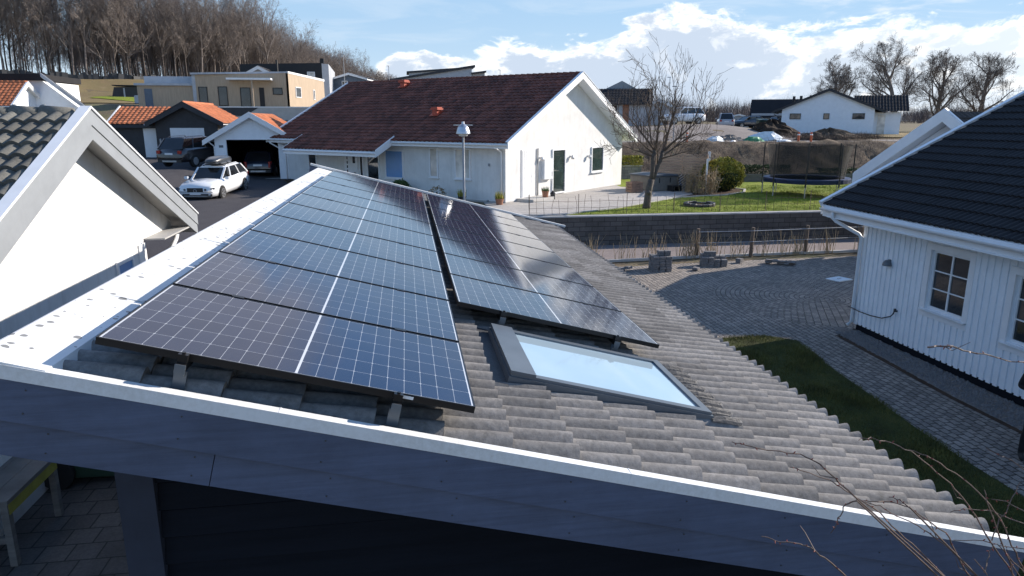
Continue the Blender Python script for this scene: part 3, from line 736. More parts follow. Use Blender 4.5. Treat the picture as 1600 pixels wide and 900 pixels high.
# the roof runs on lower over the entrance
u = V((-math.cos(MP), 0, -math.sin(MP))); nn = V((-math.sin(MP), 0, math.cos(MP)))
ee = V((MW/2, 0, zrm))+nn*.22+u*((MW/2+OE)/math.cos(MP)-.30)
PY0, PY1 = 6.85, 14.15
tiles('porch_roof', 'oxblood_tile', mh, ee+V((0, PY0, .035)), u, (0, 1, 0), 1.50, PY1-PY0, .35, .30, 1, .05, .035, 7, .8)
b = MB(); pe = ee+u*1.5
b.prism([ee+V((0, PY0+.02, -.02)), pe+V((0, PY0+.02, 0)), pe+V((0, PY0+.02, -.2)), ee+V((0, PY0+.02, -.24))], (0, PY1-PY0-.04, 0)); b.build('porch_soffit', 'white_boards', mh)
b = MB(); b.box((pe.x-.03, PY0, pe.z-.26), (pe.x+.0, PY1, pe.z-.01))
for y0 in (PY0-.04, PY1): b.prism([ee+V((0, y0, .10)), pe+V((-.03, y0, .09)), pe+V((-.03, y0, -.27)), ee+V((0, y0, -.30))], (0, .045, 0))
b.build('porch_fascia', 'white_paint', mh)
MB().tube([(pe.x-.06, PY0, pe.z-.06), (pe.x-.06, PY1, pe.z-.06)], .055, 8).build('porch_gutter', 'white_metal', mh)
# long side openings (wall plane x=0, facing -x); y = metres from the near corner
NX, EY = (-1, 0, 0), (0, -1, 0)
window(mh, (0, 13.83, 1.75), EY, NX, .75, 1.2, depth=.06)
dr = MB().box((-.05, 10.05, .1), (-.002, 11.1, 2.25)); dd = dr.build('front_door', 'white_paint', mh)
l = MB()
for k in range(7): l.box((-.056, 10.82, .55+k*.24), (-.0505, 10.90, .70+k*.24))
l.build('door_slots', 'window_glass', dd)
MB().box((-.057, 10.22, 1.55), (-.0505, 10.42, 1.95)).build('peep_window', 'window_glass', dd)
MB().tube([(-.05, 10.18, 1.05), (-.1, 10.18, 1.05), (-.1, 10.3, 1.05)], .014, 6).build('handle', 'black_steel', dd)
window(mh, (0, 8.83, 1.17), EY, NX, .95, 2.2, pane='window_glass', depth=.06)
window(mh, (0, 9.75, 1.3), EY, NX, .32, 1.95, pane='window_glass', depth=.05, sill=False)
bp = window(mh, (0, 7.25, 1.60), EY, NX, 1.35, 1.5, pane='blue_reflection_pane', depth=.06)
window(mh, (0, 4.46, 1.78), EY, NX, .58, 1.5, pane='curtained_glass', depth=.06)
window(mh, (0, 2.58, 1.78), EY, NX, 1.0, 1.5, pane='curtained_glass', depth=.06)
MB().box((-.05, .9, 1.72), (-.001, 1.0, 1.85)).build('wall_socket', 'grey_paint', mh)
MB().box((-.06, 1.0, -.0), (-.001, 1.08, .1)).build('outside_tap', 'grey_paint', mh)
downpipe(mh, [(-OE-.1, .25, ZE-.1), (-OE-.1, .25, ZE-.25), (-.1, .2, ZE-.5), (-.07, .2, ZE-.6), (-.07, .2, 0)], .045)
downpipe(mh, [(-OE-.1, 16.4, ZE-.1), (-OE-.1, 16.4, ZE-.25), (-.1, 16.2, ZE-.55), (-.07, 16.2, ZE-.65), (-.07, 16.2, 0)], .045)
downpipe(mh, [(-OE-.1, 16.9, ZE-.35), (-.1, 16.6, ZE-.75), (-.07, 16.6, ZE-.85), (-.07, 16.6, 0)], .04)
# gable side (plane y=0, facing -y)
EX, NY = (1, 0, 0), (0, -1, 0)
gd = MB(); gd.box((1.3, -.035, .15), (2.35, -.002, 2.47)); 
for k in range(6): gd.box((1.36+k*.16, -.05, .2), (1.49+k*.16, -.0355, 2.42))
gd = gd.build('boiler_door', 'white_paint', mh)
MB().tube([(2.27, -.05, 1.2), (2.27, -.1, 1.2), (2.17, -.1, 1.2)], .014, 6).build('handle', 'galvanised', gd)
downpipe(mh, [(2.72, -.05, 2.5), (2.72, -.05, .02)], .035, 'grey_paint')
eb = MB().box((3.1, -.2, .93), (3.95, -.002, 1.95)).build('meter_cabinet', 'white_metal', mh, bevel=.01)
MB().box((3.80, -.206, 1.05), (3.86, -.2005, 1.3)).build('lock', 'galvanised', eb)
window(mh, (4.75, 0, 1.26), EX, NY, 1.3, 2.3, pane='green_window_glass', depth=.07, sill=False, name='glass_door')
window(mh, (8.95, 0, 1.70), EX, NY, 1.42, 1.42, pane='green_window_glass', depth=.07)
for x, z in ((2.93, 2.0), (5.95, 1.95), (7.85, 1.9)):
    l = MB(); l.box((x-.04, -.12, z-.02), (x+.04, -.001, z+.06)); l.lathe([(.07, -.06), (.085, 0), (.085, .03), (.05, .14), (.02, .16)], (x, -.16, z-.06), 12)
    l.build('wall_lamp', 'lamp_steel', mh)
st = MB().box((.9, -1.0, -.1), (2.9, -.01, .16)); st.box((1.0, -1.45, -.1), (2.2, -1.01, .03)); st.build('door_step', 'concrete', mh)
# red vent cowls and chimney-like hood on the slope
def on_slope(y, d, h=.24):
    u = V((-math.cos(MP), 0, -math.sin(MP))); nn = V((-math.sin(MP), 0, math.cos(MP)))
    return V((MW/2, y, zrm))+u*d+nn*h
for y, d in ((11.4, .75), (5.9, 4.5)):
    p = on_slope(y, d); v = MB()
    v.box((p.x-.17, p.y-.17, p.z-.25), (p.x+.17, p.y+.17, p.z+.20)); v.box((p.x-.24, p.y-.26, p.z+.21), (p.x+.24, p.y+.26, p.z+.30)); v.box((p.x-.2, p.y-.22, p.z+.30), (p.x+.2, p.y+.22, p.z+.36))
    v.prism([on_slope(y-.3, d-.25, .285), on_slope(y-.3, d+.3, .285), on_slope(y-.3, d+.3, .30), on_slope(y-.3, d-.25, .30)], (0, .6, 0))
    v.build('vent_cowl', 'red_metal', mh)

# ------------------------------------------------------------------ garages up the street
def garage_door(root, x0, x1, z1, y=-.02, mat='white_paint'):
    d = MB(); d.box((x0, y, .03), (x1, y+.018, z1))
    for k in range(1, 5): d.box((x0, y-.012, z1*k/5+.012), (x1, y-.001, z1*(k+1)/5-.012))
    return d.build('garage_door', mat, root)
wg = thing('open_garage', 'white gabled garage with an orange tiled roof and open black doorway', 'garage', (-9.0, 44.2, 1.66))
W_, L_, ze, pi_ = 4.3, 6.5, 2.45, R(31)
m = MB()
m.box((-2.15, 0, 0), (-1.50, .15, ze)); m.box((1.45, 0, 0), (2.15, .15, ze)); m.box((-1.50, 0, 2.33), (1.45, .15, ze))
m.prism([(-2.15, 0, ze), (2.15, 0, ze), (0, 0, ze+2.15*math.tan(pi_))], (0, .15, 0))
m.box((-2.15, .15, 0), (-2.03, 6.5, ze)); m.box((2.03, .15, 0), (2.15, 6.5, ze)); m.box((-2.03, 6.38, 0), (2.03, 6.5, ze)); m.box((-2.03, .15, ze-.03), (2.03, 6.38, ze-.005))
m.build('wall', 'white_boards', wg)
MB().box((-2.0, .2, .0), (2.0, 6.36, .02)).build('floor', 'concrete', wg)
MB().box((-2.02, .16, .03), (-2.0, 6.37, ze-.04)).box((2.0, .16, .03), (2.02, 6.37, ze-.04)).box((-2, 6.35, .03), (2, 6.37, ze-.04)).build('lining', 'dark_boards', wg)
for s in (1, -1):
    u = V((s*math.cos(pi_), 0, -math.sin(pi_))); nn = V((s*math.sin(pi_), 0, math.cos(pi_))); zz = ze+2.15*math.tan(pi_); P = V((0, -.35, zz))+nn*.12; ue = 2.62/math.cos(pi_)
    tiles('roof', 'orange_tile', wg, P, u, (0, 1, 0), ue, 7.1, .36, .3, 1, .045, .03, 5)
    MB().prism([V((0, -.33, zz+.01)), V((0, -.33, zz+.12)), P+u*ue+V((0, .02, -.015)), P+u*ue-nn*.1+V((0, .02, 0))], (0, 7, 0)).build('soffit', 'white_boards', wg)
    a = V((0, -.38, zz+.2)); q = P+u*(ue+.04)+nn*.06; q.y = -.38
    MB().prism([a, q, q-V((0, 0, .28)), a-V((0, 0, .34))], (0, .05, 0)).build('bargeboard', 'white_paint', wg)
downpipe(wg, [(-2.55, .1, 2.3), (-2.5, .1, 2.2), (-2.2, .05, 1.95), (-2.2, .05, .1)], .04)
MB().box((-1.92, -.012, 1.88), (-1.68, -.001, 2.02)).build('house_number', 'grey_alu', wg)

dg = thing('dark_garage', 'charcoal garage with orange tiled roof, white double door and side wing', 'garage', (-14.27, 50.0, 2.6))
gable(dg, 3.9, 6.5, 2.42, R(29), .38, .45, 'charcoal_boards', 'orange_tile', 'charcoal_boards', 'charcoal_boards', thick=.12, bb=.2, spw=5, amp=.045, gut='white_metal')
garage_door(dg, -1.05, 1.08, 2.02)
wing = MB().box((-5.0, .7, 0), (-1.96, 6, 2.4)); wing.build('wing_wall', 'charcoal_boards', dg)
wp = R(22); u = V((0, -math.cos(wp), -math.sin(wp)))
tiles('wing_roof', 'orange_tile', dg, (-5.1, 3.2, 3.42), u, (1, 0, 0), 2.85/math.cos(wp), 3.9, .36, .3, 1, .045, .03, 5)
tiles('wing_roof', 'orange_tile', dg, (-5.1, 3.2, 3.42), V((0, math.cos(wp), -math.sin(wp))), (1, 0, 0), 3/math.cos(wp), 3.9, .36, .3, 1, .045, .03, 5)
b = MB(); b.prism([(-5.17, .3, 2.28), (-5.17, 3.2, 3.50), (-5.17, 3.2, 3.28), (-5.17, .3, 2.06)], (.09, 0, 0)); b.prism([(-5.0, .72, 2.3), (-5.0, 3.2, 3.38), (-5.0, 5.9, 2.3)], (.1, 0, 0)); b.build('wing_verge', 'white_paint', dg)
MB().box((-5.05, .33, 2.03), (-1.75, .37, 2.24)).build('wing_fascia', 'charcoal_boards', dg)
sd = MB().box((-2.95, .655, .05), (-2.0, .698, 2.0)).build('side_door', 'white_paint', dg)
MB().tube([(-2.08, .65, 1.0), (-2.08, .6, 1.0), (-2.18, .6, 1.0)], .014, 6).build('handle', 'galvanised', sd)
l = MB(); l.box((-1.75, -.1, 1.0), (-1.6, -.001, 1.1)); l.lathe([(.07, 0), (.085, .2), (.03, .27)], (-1.67, -.12, 1.08), 10); l.build('wall_lamp', 'galvanised', dg)

# ------------------------------------------------------------------ houses on the slope
fl_ = thing('dark_roofed_house', 'white house with a dark roof and tall verge at the far left under the beeches', 'house', (-31.5, 58, 5.0), 0)
m = MB(); m.prism([(-2, 0, 0), (7.5, 0, 0), (7.5, 0, 1.0), (5.2, 0, 2.95), (-2, 0, 2.95)], (0, .3, 0)); m.box((-2, .3, 0), (5.2, 6, 2.9)); m.build('wall', 'white_boards', fl_)
m = MB(); m.prism([(-2.5, -.4, 2.97), (5.35, -.4, 2.97), (5.35, -.4, 3.40), (-2.5, -.4, 3.42)], (0, 6.6, 0)); m.build('roof', 'black_tile', fl_)
m = MB(); m.prism([(5.36, -.40, 3.42), (8.0, -.40, 1.16), (8.0, -.4, .98), (5.36, -.4, 3.22)], (0, .5, 0)); m.build('side_roof', 'charcoal_boards', fl_)
m = MB(); m.prism([(5.36, -.47, 3.50), (5.36, -.47, 3.2), (8.05, -.47, .9), (8.05, -.47, 1.2)], (0, .06, 0)); m.build('verge_board', 'pale_grey_boards', fl_)
fo = thing('orange_roofed_outbuilding', 'white outbuilding with an orange tiled roof in front of the dark roofed house', 'outbuilding', (-26.9, 56.6, 4.6), R(90))
gable(fo, 4.6, 8, 1.55, R(33), .25, .3, 'white_boards', 'orange_tile', 'white_paint', 'white_boards', thick=.1, bb=.16, spw=5, gut=None)

bh = thing('flat_roofed_house', 'beige boarded flat roofed house with a white canopy, in front of the wooded hill', 'house', (-10.9, 72, 6.25), 0)
m = MB(); m.prism([(-8.6, 0, 0), (0, 0, 0), (0, 0, 3.25), (-8.6, 0, 3.02)], (0, 1.2, 0)); 
e15 = V((math.sin(R(17)), math.cos(R(17)), 0))
m.prism([(-8.6, 1.2, 0), (0, 1.2, 0), V((0, 1.2, 0))+e15*7.2, V((-8.6, 1.2, 0))+e15*7.2], (0, 0, 3.0)); m.prism([(0, 0, 0), V((0, 0, 0))+e15*8.4, V((0, 0, 2.9))+e15*8.4, (0, 0, 3.25)], (-.2, 0, 0)); m.build('wall', 'beige_boards', bh, fix=True)
m = MB(); m.prism([(.03, -.03, 3.23), V((.03, -.03, 2.9))+e15*8.5, V((.03, -.03, 3.12))+e15*8.5, (.03, -.03, 3.42)], (-.15, 0, 0)); m.build('parapet_trim', 'white_metal', bh)
m = MB(); m.prism([(-8.8, -.25, 3.03), (.02, -.05, 3.25), (.02, -.05, 3.40), (-8.8, -.25, 3.2)], (0, 6, 0)); m.build('roof_edge', 'pale_grey_boards', bh)
m = MB(); m.box((-13.8, .4, 0), (-8.5, 6, 2.05)); m.build('garage_wing', 'beige_boards', bh)
m = MB(); m.box((-14.0, .2, 2.05), (-8.5, 6.2, 2.25)); m.build('wing_roof', 'pale_grey_boards', bh)
m = MB(); m.box((-13.8, 2.5, 2.25), (-8.6, 2.56, 3.0)); 
m.build('terrace_railing', 'pale_grey_boards', bh)
MB().box((-13.2, .375, .02), (-12.5, .399, 1.75)).build('wing_door', 'blue_grey_boards', bh)
MB().box((-8.75, -.02, 0), (-8.45, .39, 3.0)).build('downpipe_panel', 'pale_grey_boards', bh)
EX, NY = (1, 0, 0), (0, -1, 0)
for x0, x1, z0, z1 in ((-8.25, -7.45, .2, 1.95), (-6.5, -5.65, .2, 1.98), (-4.5, -3.55, .1, 1.9), (-1.5, -.6, 1.25, 1.9)):
    window(bh, ((x0+x1)/2, 0, (z0+z1)/2), EX, NY, x1-x0, z1-z0, 'black_alu', 'window_glass', depth=.05, sill=False)
MB().box((-2.75, -.04, .1), (-2.3, -.001, 1.9)).build('front_door', 'black_boards', bh)
nr = V((e15.y, -e15.x, 0))
window(bh, e15*2.0+V((0, 0, 1.55)), e15, nr, 1.2, 1.0, 'white_paint', 'window_glass', depth=.05, sill=False)
window(bh, e15*5.7+V((0, 0, 1.45)), e15, nr, .4, 1.0, 'white_paint', 'window_glass', depth=.05, sill=False)
m = MB(); m.box((-5.4, -1.3, 2.55), (-1.4, -.02, 2.72)); m.build('canopy', 'white_paint', bh)
MB().box((-3.2, -1.25, 0), (-3.07, -1.12, 2.55)).build('canopy_post', 'beige_boards', bh)
cw = thing('retaining_wall', 'pale concrete retaining wall below the beige flat roofed house', 'wall', (-13, 66.5, 4.5))
m = MB(); m.box((-6.5, 0, -1), (8.3, .3, 1.72))
for k in range(5): m.box((-6.4+k*2.9, -.012, -.9), (-3.55+k*2.9, -.001, 1.68))
m.build('wall_panel', 'concrete', cw); MB().box((-6.55, -.04, 1.721), (8.35, .34, 1.80)).build('coping', 'white_paint', cw)
bs = MB(); rr = random.Random(3)
bs.prism([(-4.9, -.04, 1.70), (.2, -.04, 1.70), (-1.0, -.04, 1.0), (-4.2, -.04, 1.0)], (0, .02, 0)); bs.build('tarpaulin', 'charcoal_boards', cw)

bb_ = thing('black_box_house', 'black flat roofed two storey house behind the beige house', 'house', (-10.07, 94, 6.5), 0)
m = MB(); m.prism([(-9.8, 0, 0), (0, 0, 0), (0, 0, 5.6), (-9.8, 0, 5.35)], (0, 8, 0)); m.build('wall', 'black_boards', bb_)
MB().prism([(.0, 0, 5.5), (.0, 8, 5.0), (.0, 8, 0), (.0, 0, 0)], (.8, .3, 0)).build('side_wing', 'pale_grey_boards', bb_)
MB().box((-.2, .2, 5.6), (.25, .6, 6.15)).build('chimney', 'black_boards', bb_)
window(bb_, (-1.35, 0, 4.15), EX, NY, .95, .75, 'white_paint', 'curtained_glass', depth=.05, sill=False)
gg = thing('grey_gabled_house', 'pale grey gabled house peeping over the beige flat roof', 'house', (-16.3, 86.5, 6.3), 0)
gable(gg, 5.0, 8, 3.3, R(28), .4, .3, 'pale_grey_boards', 'black_tile', 'white_paint', 'white_paint', thick=.12, spw=3, gut=None)
MB().tube([(1.9, 1, 4.0), (1.9, 1, 5.6)], .13, 8).build('flue', 'black_boards', gg)
g2 = thing('blue_grey_house', 'blue grey gabled house with white window trim by the wooded slope', 'house', (-7.2, 99.5, 7.0), R(-12))
gable(g2, 4.6, 8, 3.45, R(16), .2, .3, 'blue_grey_boards', 'black_tile', 'white_paint', 'white_paint', thick=.1, bb=.12, spw=3, gut=None)
window(g2, (-.6, 0, 2.8), EX, NY, .8, .9, 'white_paint', 'window_glass', depth=.06, sill=False)
MB().box((2.32, .5, 1.2), (5.0, 6, 3.0)).build('annexe', 'pale_grey_boards', g2)
def mono(name, label, loc, rz, L, d, z0, z1, wall, depth=6):
    t = thing(name, label, 'house', loc, rz)
    m = MB(); m.prism([(0, 0, 0), (L, 0, 0), (L, 0, z1), (0, 0, z0)], (0, depth, 0)); m.build('wall', wall, t)
    m = MB(); m.prism([(-.4, -.3, z0-.02), (L+.5, -.3, z1+.02), (L+.5, -.3, z1+.35), (-.4, -.3, z0+.26)], (0, depth+.6, 0)); m.build('roof', 'charcoal_boards', t)
    return t
mo = mono('mono_pitch_house', 'grey house with a rising mono pitch roof beyond the oxblood ridge', (-1.96, 110, 7.2), 0, 12.2, 0, 3.6, 5.7, 'pale_grey_boards')
MB().box((12.22, .3, 0), (14.2, 5, 4.9)).build('side_wing', 'pale_grey_boards', mo)
MB().prism([(12.1, -.2, 4.7), (14.4, -.2, 5.0), (14.4, -.2, 5.25), (12.1, -.2, 4.95)], (0, 5, 0)).build('wing_roof', 'charcoal_boards', mo)
m2 = mono('shallow_roofed_house', 'farther grey house with a shallow dark roof behind the mono pitch house', (1.0, 132, 7.6), 0, 9.5, 0, 5.8, 6.5, 'pale_grey_boards')
for x in (5.0, 8.0): MB().lathe([(.7, 5.8), (.6, 6.35), (.3, 6.55)], (x+.3, 2, .0), 10).build('roof_vent', 'charcoal_boards', m2)
# black roofed house behind the bare tree
dk = thing('brown_house', 'house with a dark tiled roof and pale gable trim seen through the bare tree', 'house', (23.0, 66.2, 4.6), R(-18))
m = MB(); m.prism([(-5.2, 0, 0), (0, 0, 0), (0, 0, 2.1), (-5.2, 0, 2.1)], (0, 8, 0)); m.prism([(0, 0, 0), (0, 8, 0), (0, 8, 2.1), (0, 3.2, 3.5), (0, 0, 2.1)], (-.2, 0, 0)); m.build('wall', 'pale_grey_boards', dk)
tiles('roof', 'black_tile', dk, (-5.6, 2.6, 3.55), (0, -1, -.52), (1, 0, 0), 3.45, 6.0, .36, .3, 1, .04, .03, 3)
tiles('roof', 'black_tile', dk, (-5.6, 2.6, 3.55), (0, 1, -.3), (1, 0, 0), 5.6, 6.0, .36, .3, 1, .04, .03, 3)
m = MB(); m.prism([(-4.6, 3.2, 3.4), (-.8, 3.2, 3.4), (-2.6, 3.2, 4.35)], (0, 3.5, 0)); m.build('rear_gable', 'grey_paint', dk)
m = MB(); m.prism([(.12, -.35, 1.9), (.12, 2.6, 3.45), (.12, 6.2, 1.9), (.12, 6.2, 2.2), (.12, 2.6, 3.75), (.12, -.35, 2.2)], (.06, 0, 0)); m.build('bargeboard', 'beige_boards', dk)
window(dk, (-3.4, 0, 1.0), EX, NY, .9, 1.8, 'black_alu', 'window_glass', depth=.05, sill=False)
MB().box((-2.4, -.05, 0), (-1.8, -.001, 2.0)).build('door', 'terracotta', dk)
w3 = thing('pale_terrace_house', 'pale house with a dark roof end just right of the brown house', 'house', (27.6, 76, 4.6), R(-20))
gable(w3, 3.0, 6, 2.0, R(24), .2, .3, 'pale_grey_boards', 'black_tile', 'white_paint', 'white_paint', thick=.1, spw=3, gut=None)

# far right white house with two roofs
fr_ = thing('white_bungalow', 'white bungalow with dark gable trim and tiled side roof on the far right plot', 'house', (45.3, 72.2, 3.55), R(-32))
gable(fr_, 9.2, 9, 2.75, R(23), .9, .35, 'white_boards', 'black_tile', 'charcoal_boards', 'charcoal_boards', thick=.14, bb=.12, spw=3, gut='dark_gutter')
for x, w_, z in ((-3.2, 1.15, 2.0), (-.05, .6, 2.0), (3.1, 1.2, 2.0)): window(fr_, (x, 0, z), EX, NY, w_, .62, 'dark_gutter', 'window_glass', depth=.05, sill=False)
MB().box((4.6, 1.2, 0), (7.2, 8, 2.4)).build('side_wing', 'white_boards', fr_)
tiles('side_roof', 'black_tile', fr_, (2.6, 4.2, 4.25), (0, -1, -.5), (1, 0, 0), 3.9, 5.3, .36, .3, 1, .05, .035, 4)
MB().box((5.0, 1.16, .1), (5.75, 1.198, 2.15)).build('porch_door', 'curtained_glass', fr_)
MB().box((-4.62, -.03, -.05), (4.62, -.002, .18)).build('plinth', 'blue_grey_boards', fr_)
for y, x in ((3.0, -3.6), (4.4, -2.9), (6.4, -1.9), (8.2, -.9)): MB().tube([(x, y, 3.2), (x, y, 4.55-abs(x+.9)*.12)], .16, 8).build('flue', 'black_boards', fr_)
downpipe(fr_, [(-5.4, .1, 2.2), (-4.75, .1, 1.8), (-4.7, .1, .1)], .05, 'dark_gutter')
bx = thing('dark_roofed_barn', 'low building with a plain black roof left of the white bungalow', 'building', (54.2, 107, 4.2), R(-30))
MB().box((0, 0, 0), (7, 6, 2.0)).build('wall', 'pale_grey_boards', bx)
MB().prism([(-.3, -.4, 1.3), (7.3, -.4, 1.3), (7.3, 2.8, 4.1), (-.3, 2.8, 4.1)], (0, .25, .1)).build('roof', 'black_tile', bx)
gf = thing('pale_garage', 'small pale grey gabled garage behind the parked cars', 'garage', (57.0, 117, 3.6), R(-28))
gable(gf, 5.6, 6, 1.75, R(14), .3, .3, 'pale_grey_boards', 'black_tile', 'white_paint', 'white_paint', thick=.08, bb=.1, spw=3, gut=None)
# gable beyond the right-hand roof
ng = thing('white_gable_house', 'white gabled building with a brown tiled roof peeping over the black roof', 'building', (18.75, 22.8, 0))
nE, nA, nF = V((-2.25, 1.4, 3.12)), V((0, 0, 5.42)), V((2.25, -1.4, 3.12)); nv_ = V((math.sin(R(70)), math.cos(R(70)), 0))
m = MB(); k_ = nv_*.9; q1, q2 = nE*.86+nA*.14, nF*.86+nA*.14
m.prism([V((q1.x, q1.y, 0))+k_, V((q2.x, q2.y, 0))+k_, q2+k_-V((0, 0, .2)), nA+k_-V((0, 0, .2)), q1+k_-V((0, 0, .2))], nv_*4.6); m.build('wall', 'white_boards', ng)
for q in (nE, nF):
    tiles('roof', 'brown_tile', ng, nA+V((0, 0, -.03)), q-nA, nv_, (q-nA).length-.05, 6.2, .36, .3, 1, .05, .035, 6)
    m = MB(); m.prism([nA-V((0, 0, .12)), q-V((0, 0, .12)), q-V((0, 0, .16)), nA-V((0, 0, .16))], nv_*6.2); m.build('soffit', 'white_boards', ng)
    m = MB(); m.prism([nA+V((0, 0, .07)), q+V((0, 0, .07)), q-V((0, 0, .34)), nA-V((0, 0, .36))], nv_*-.05); m.build('bargeboard', 'white_paint', ng)
    m = MB(); m.prism([nA+V((0, 0, .075)), q+V((0, 0, .075)), q+V((0, 0, .11)), nA+V((0, 0, .11))], nv_*.12); m.build('verge_trim', 'white_metal', ng)
# unseen block added outside the frame on the right to shade the courtyard
tn = thing('courtyard_shade_block', 'unseen tall pale block added outside the right edge to shade the courtyard', 'house', (0, 0, 0))
MB().prism([(31.05, 26.7, 0), (30.9, 23.0, 0), (33.3, 22.2, 0), (46, 22.2, 0), (46, 31.3, 0)], (0, 0, 10.8)).build('wall', 'white_render', tn)
MB().prism([(31.05, 26.7, 10.8), (30.9, 23.0, 10.8), (33.3, 22.2, 10.8), (46, 22.2, 10.8), (46, 31.3, 10.8)], (0, 0, .2)).build('roof', 'charcoal_boards', tn)

# ------------------------------------------------------------------ terrain
CP = np.array([  # x, y, z
 (-10.5,36,1.42),(-9.5,40,1.58),(-8,44,1.66),(-12,44.5,1.9),(-13,43,2.45),(-14,50,2.6),(-18,50,2.7),(-10,50,1.9),(-9,55,2.6),(-16,57,3.2),(-8,30,1.2),(-6,20,.3),(-12,28,1.2),(-7,14,0),(-20,40,2.6),
 (-20,15,.3),(-30,30,3),(-27,50,4.6),(-30,60,5.2),(-14,63,4.3),(-14,69.5,6.0),(-12,74,6.25),(-22,72,6.25),(-30,80,6.8),(-45,110,8.2),(-46,122,9.3),(-66,134,12.3),(-48.7,142,12.2),(-32,162,11.6),(-24.5,229,10.5),(-3,320,10.5),
 (-80,160,11),(-60,190,14),(-45,240,13),(-25,330,12),(-120,120,12),(-100,60,8),(-60,60,5),(-120,250,6),(-10,94,6.8),(-9,100,7.2),(0,112,6.8),(8,130,7),(15,110,6),(30,200,5),(60,320,4.2),(0,400,9),
 (4,34,1.25),(4,45,1.25),(-3,41,1.3),(0,55,1.9),(12,41,1.25),(14,46,1.25),(20,40,1.25),(20,32,1.25),(28,40,1.25),(35,34,1.25),(30,44,1.2),(20,46,1.25),(10,60,2.6),
 (22,66,4.5),(28,70,4.7),(27,75,4.6),(26,56,3.35),(33,57,3.3),(20,56,3.35),(40,52,3.2),(45,72,3.55),(52,70,3.6),(38,82,4.0),(46,90,4.1),(56,117,3.6),(55,107,4.1),(65,88,3.6),(80,80,3.5),(60,50,3),(100,150,3.6),(150,300,3.6),(300,300,3.6),(200,100,3),(100,40,1),(20,90,5.2),(60,180,3.8),
 (45,20,0.3),(60,0,0),(30,10,0),(0,0,0),(10,10,0),(-10,0,0),(0,-40,0),(60,-40,0),(-60,0,0),(-60,-40,0)])
def base_h(x, y):
    x, y = np.asarray(x, float), np.asarray(y, float)
    d2 = (x[..., None]-CP[:, 0])**2 + (y[..., None]-CP[:, 1])**2
    w = 1/(d2+.6)**1.9
    return (w*CP[:, 2]).sum(-1)/w.sum(-1)
def sst(a, b, t): t = np.clip((t-a)/(b-a), 0, 1); return t*t*(3-2*t)
def ground_h(x, y):
    x, y = np.asarray(x, float), np.asarray(y, float)
    b = base_h(x, y)
    terr = sst(2, 4, x)*(1-sst(24, 44, np.abs(x-20)))*sst(28.3, 28.4, y)*(1-sst(46, 49, y))
    b = b*(1-terr) + 1.25*terr
    # dirt bank beyond the gardens
    bank = sst(10, 16, x)*(1-sst(60, 90, x))*(sst(45.5, 47.5, y))*(1-sst(53.5, 60, y))
    prof = 1.25 + 2.05*sst(49, 53.2, y)
    b = b*(1-bank) + prof*bank
    right = sst(-1, 3, x)
    s_r = sst(28.22, 28.36, y)
    s_l = sst(10, 27, y)
    flat = (s_r*right + s_l*(1-right))
    near = 1-sst(-6, -16, x)*1
    return b*flat + 0*b
def H(x, y): return float(ground_h(np.array([x]), np.array([y]))[0])
def axis_pts(segs):
    out = [segs[0][0]]
    for a, b, st in segs:
        n = max(1, int(round((b-a)/st))); out += [a+(b-a)*(i+1)/n for i in range(n)]
    return np.array(out)
gx = axis_pts([(-700, -200, 50), (-200, -60, 7), (-60, -20, 2), (-20, 40, .8), (40, 80, 2), (80, 200, 8), (200, 1000, 50)])
gy = axis_pts([(-80, -10, 10), (-10, 27, 1), (27, 28.2, .3), (28.2, 28.5, .07), (28.5, 46, 1), (46, 62, .5), (62, 110, 2), (110, 260, 5), (260, 700, 25), (700, 1500, 100)])
GX, GY = np.meshgrid(gx, gy)
GZ = ground_h(GX, GY)
rng = np.random.RandomState(4)
rough_m = sst(46.5, 48, GY)*(1-sst(64, 70, GY))*sst(9, 14, GX)
lump = .13*np.sin(GX*1.7+2*np.sin(GY*.9))*np.sin(GY*2.3+GX*.6)+.06*np.sin(GX*4.1+GY*2.7)
GZ = GZ + rough_m*(rng.uniform(-.12, .12, GZ.shape)+lump*sst(48.5, 50, GY)*(1-sst(53, 54.5, GY)))
nx = len(gx)
gf_ = [(j*nx+i, j*nx+i+1, (j+1)*nx+i+1, (j+1)*nx+i) for j in range(len(gy)-1) for i in range(nx-1)]
ground_mat('field_earth', [(.25, (.10, .075, .05)), (.45, (.17, .13, .085)), (.6, (.15, .14, .07)), (.8, (.22, .17, .11))], .35, 9, fv=.4)
structure(obj('ground', np.stack([GX.ravel(), GY.ravel(), GZ.ravel()-.03], 1).tolist(), gf_, 'field_earth', smooth=True))
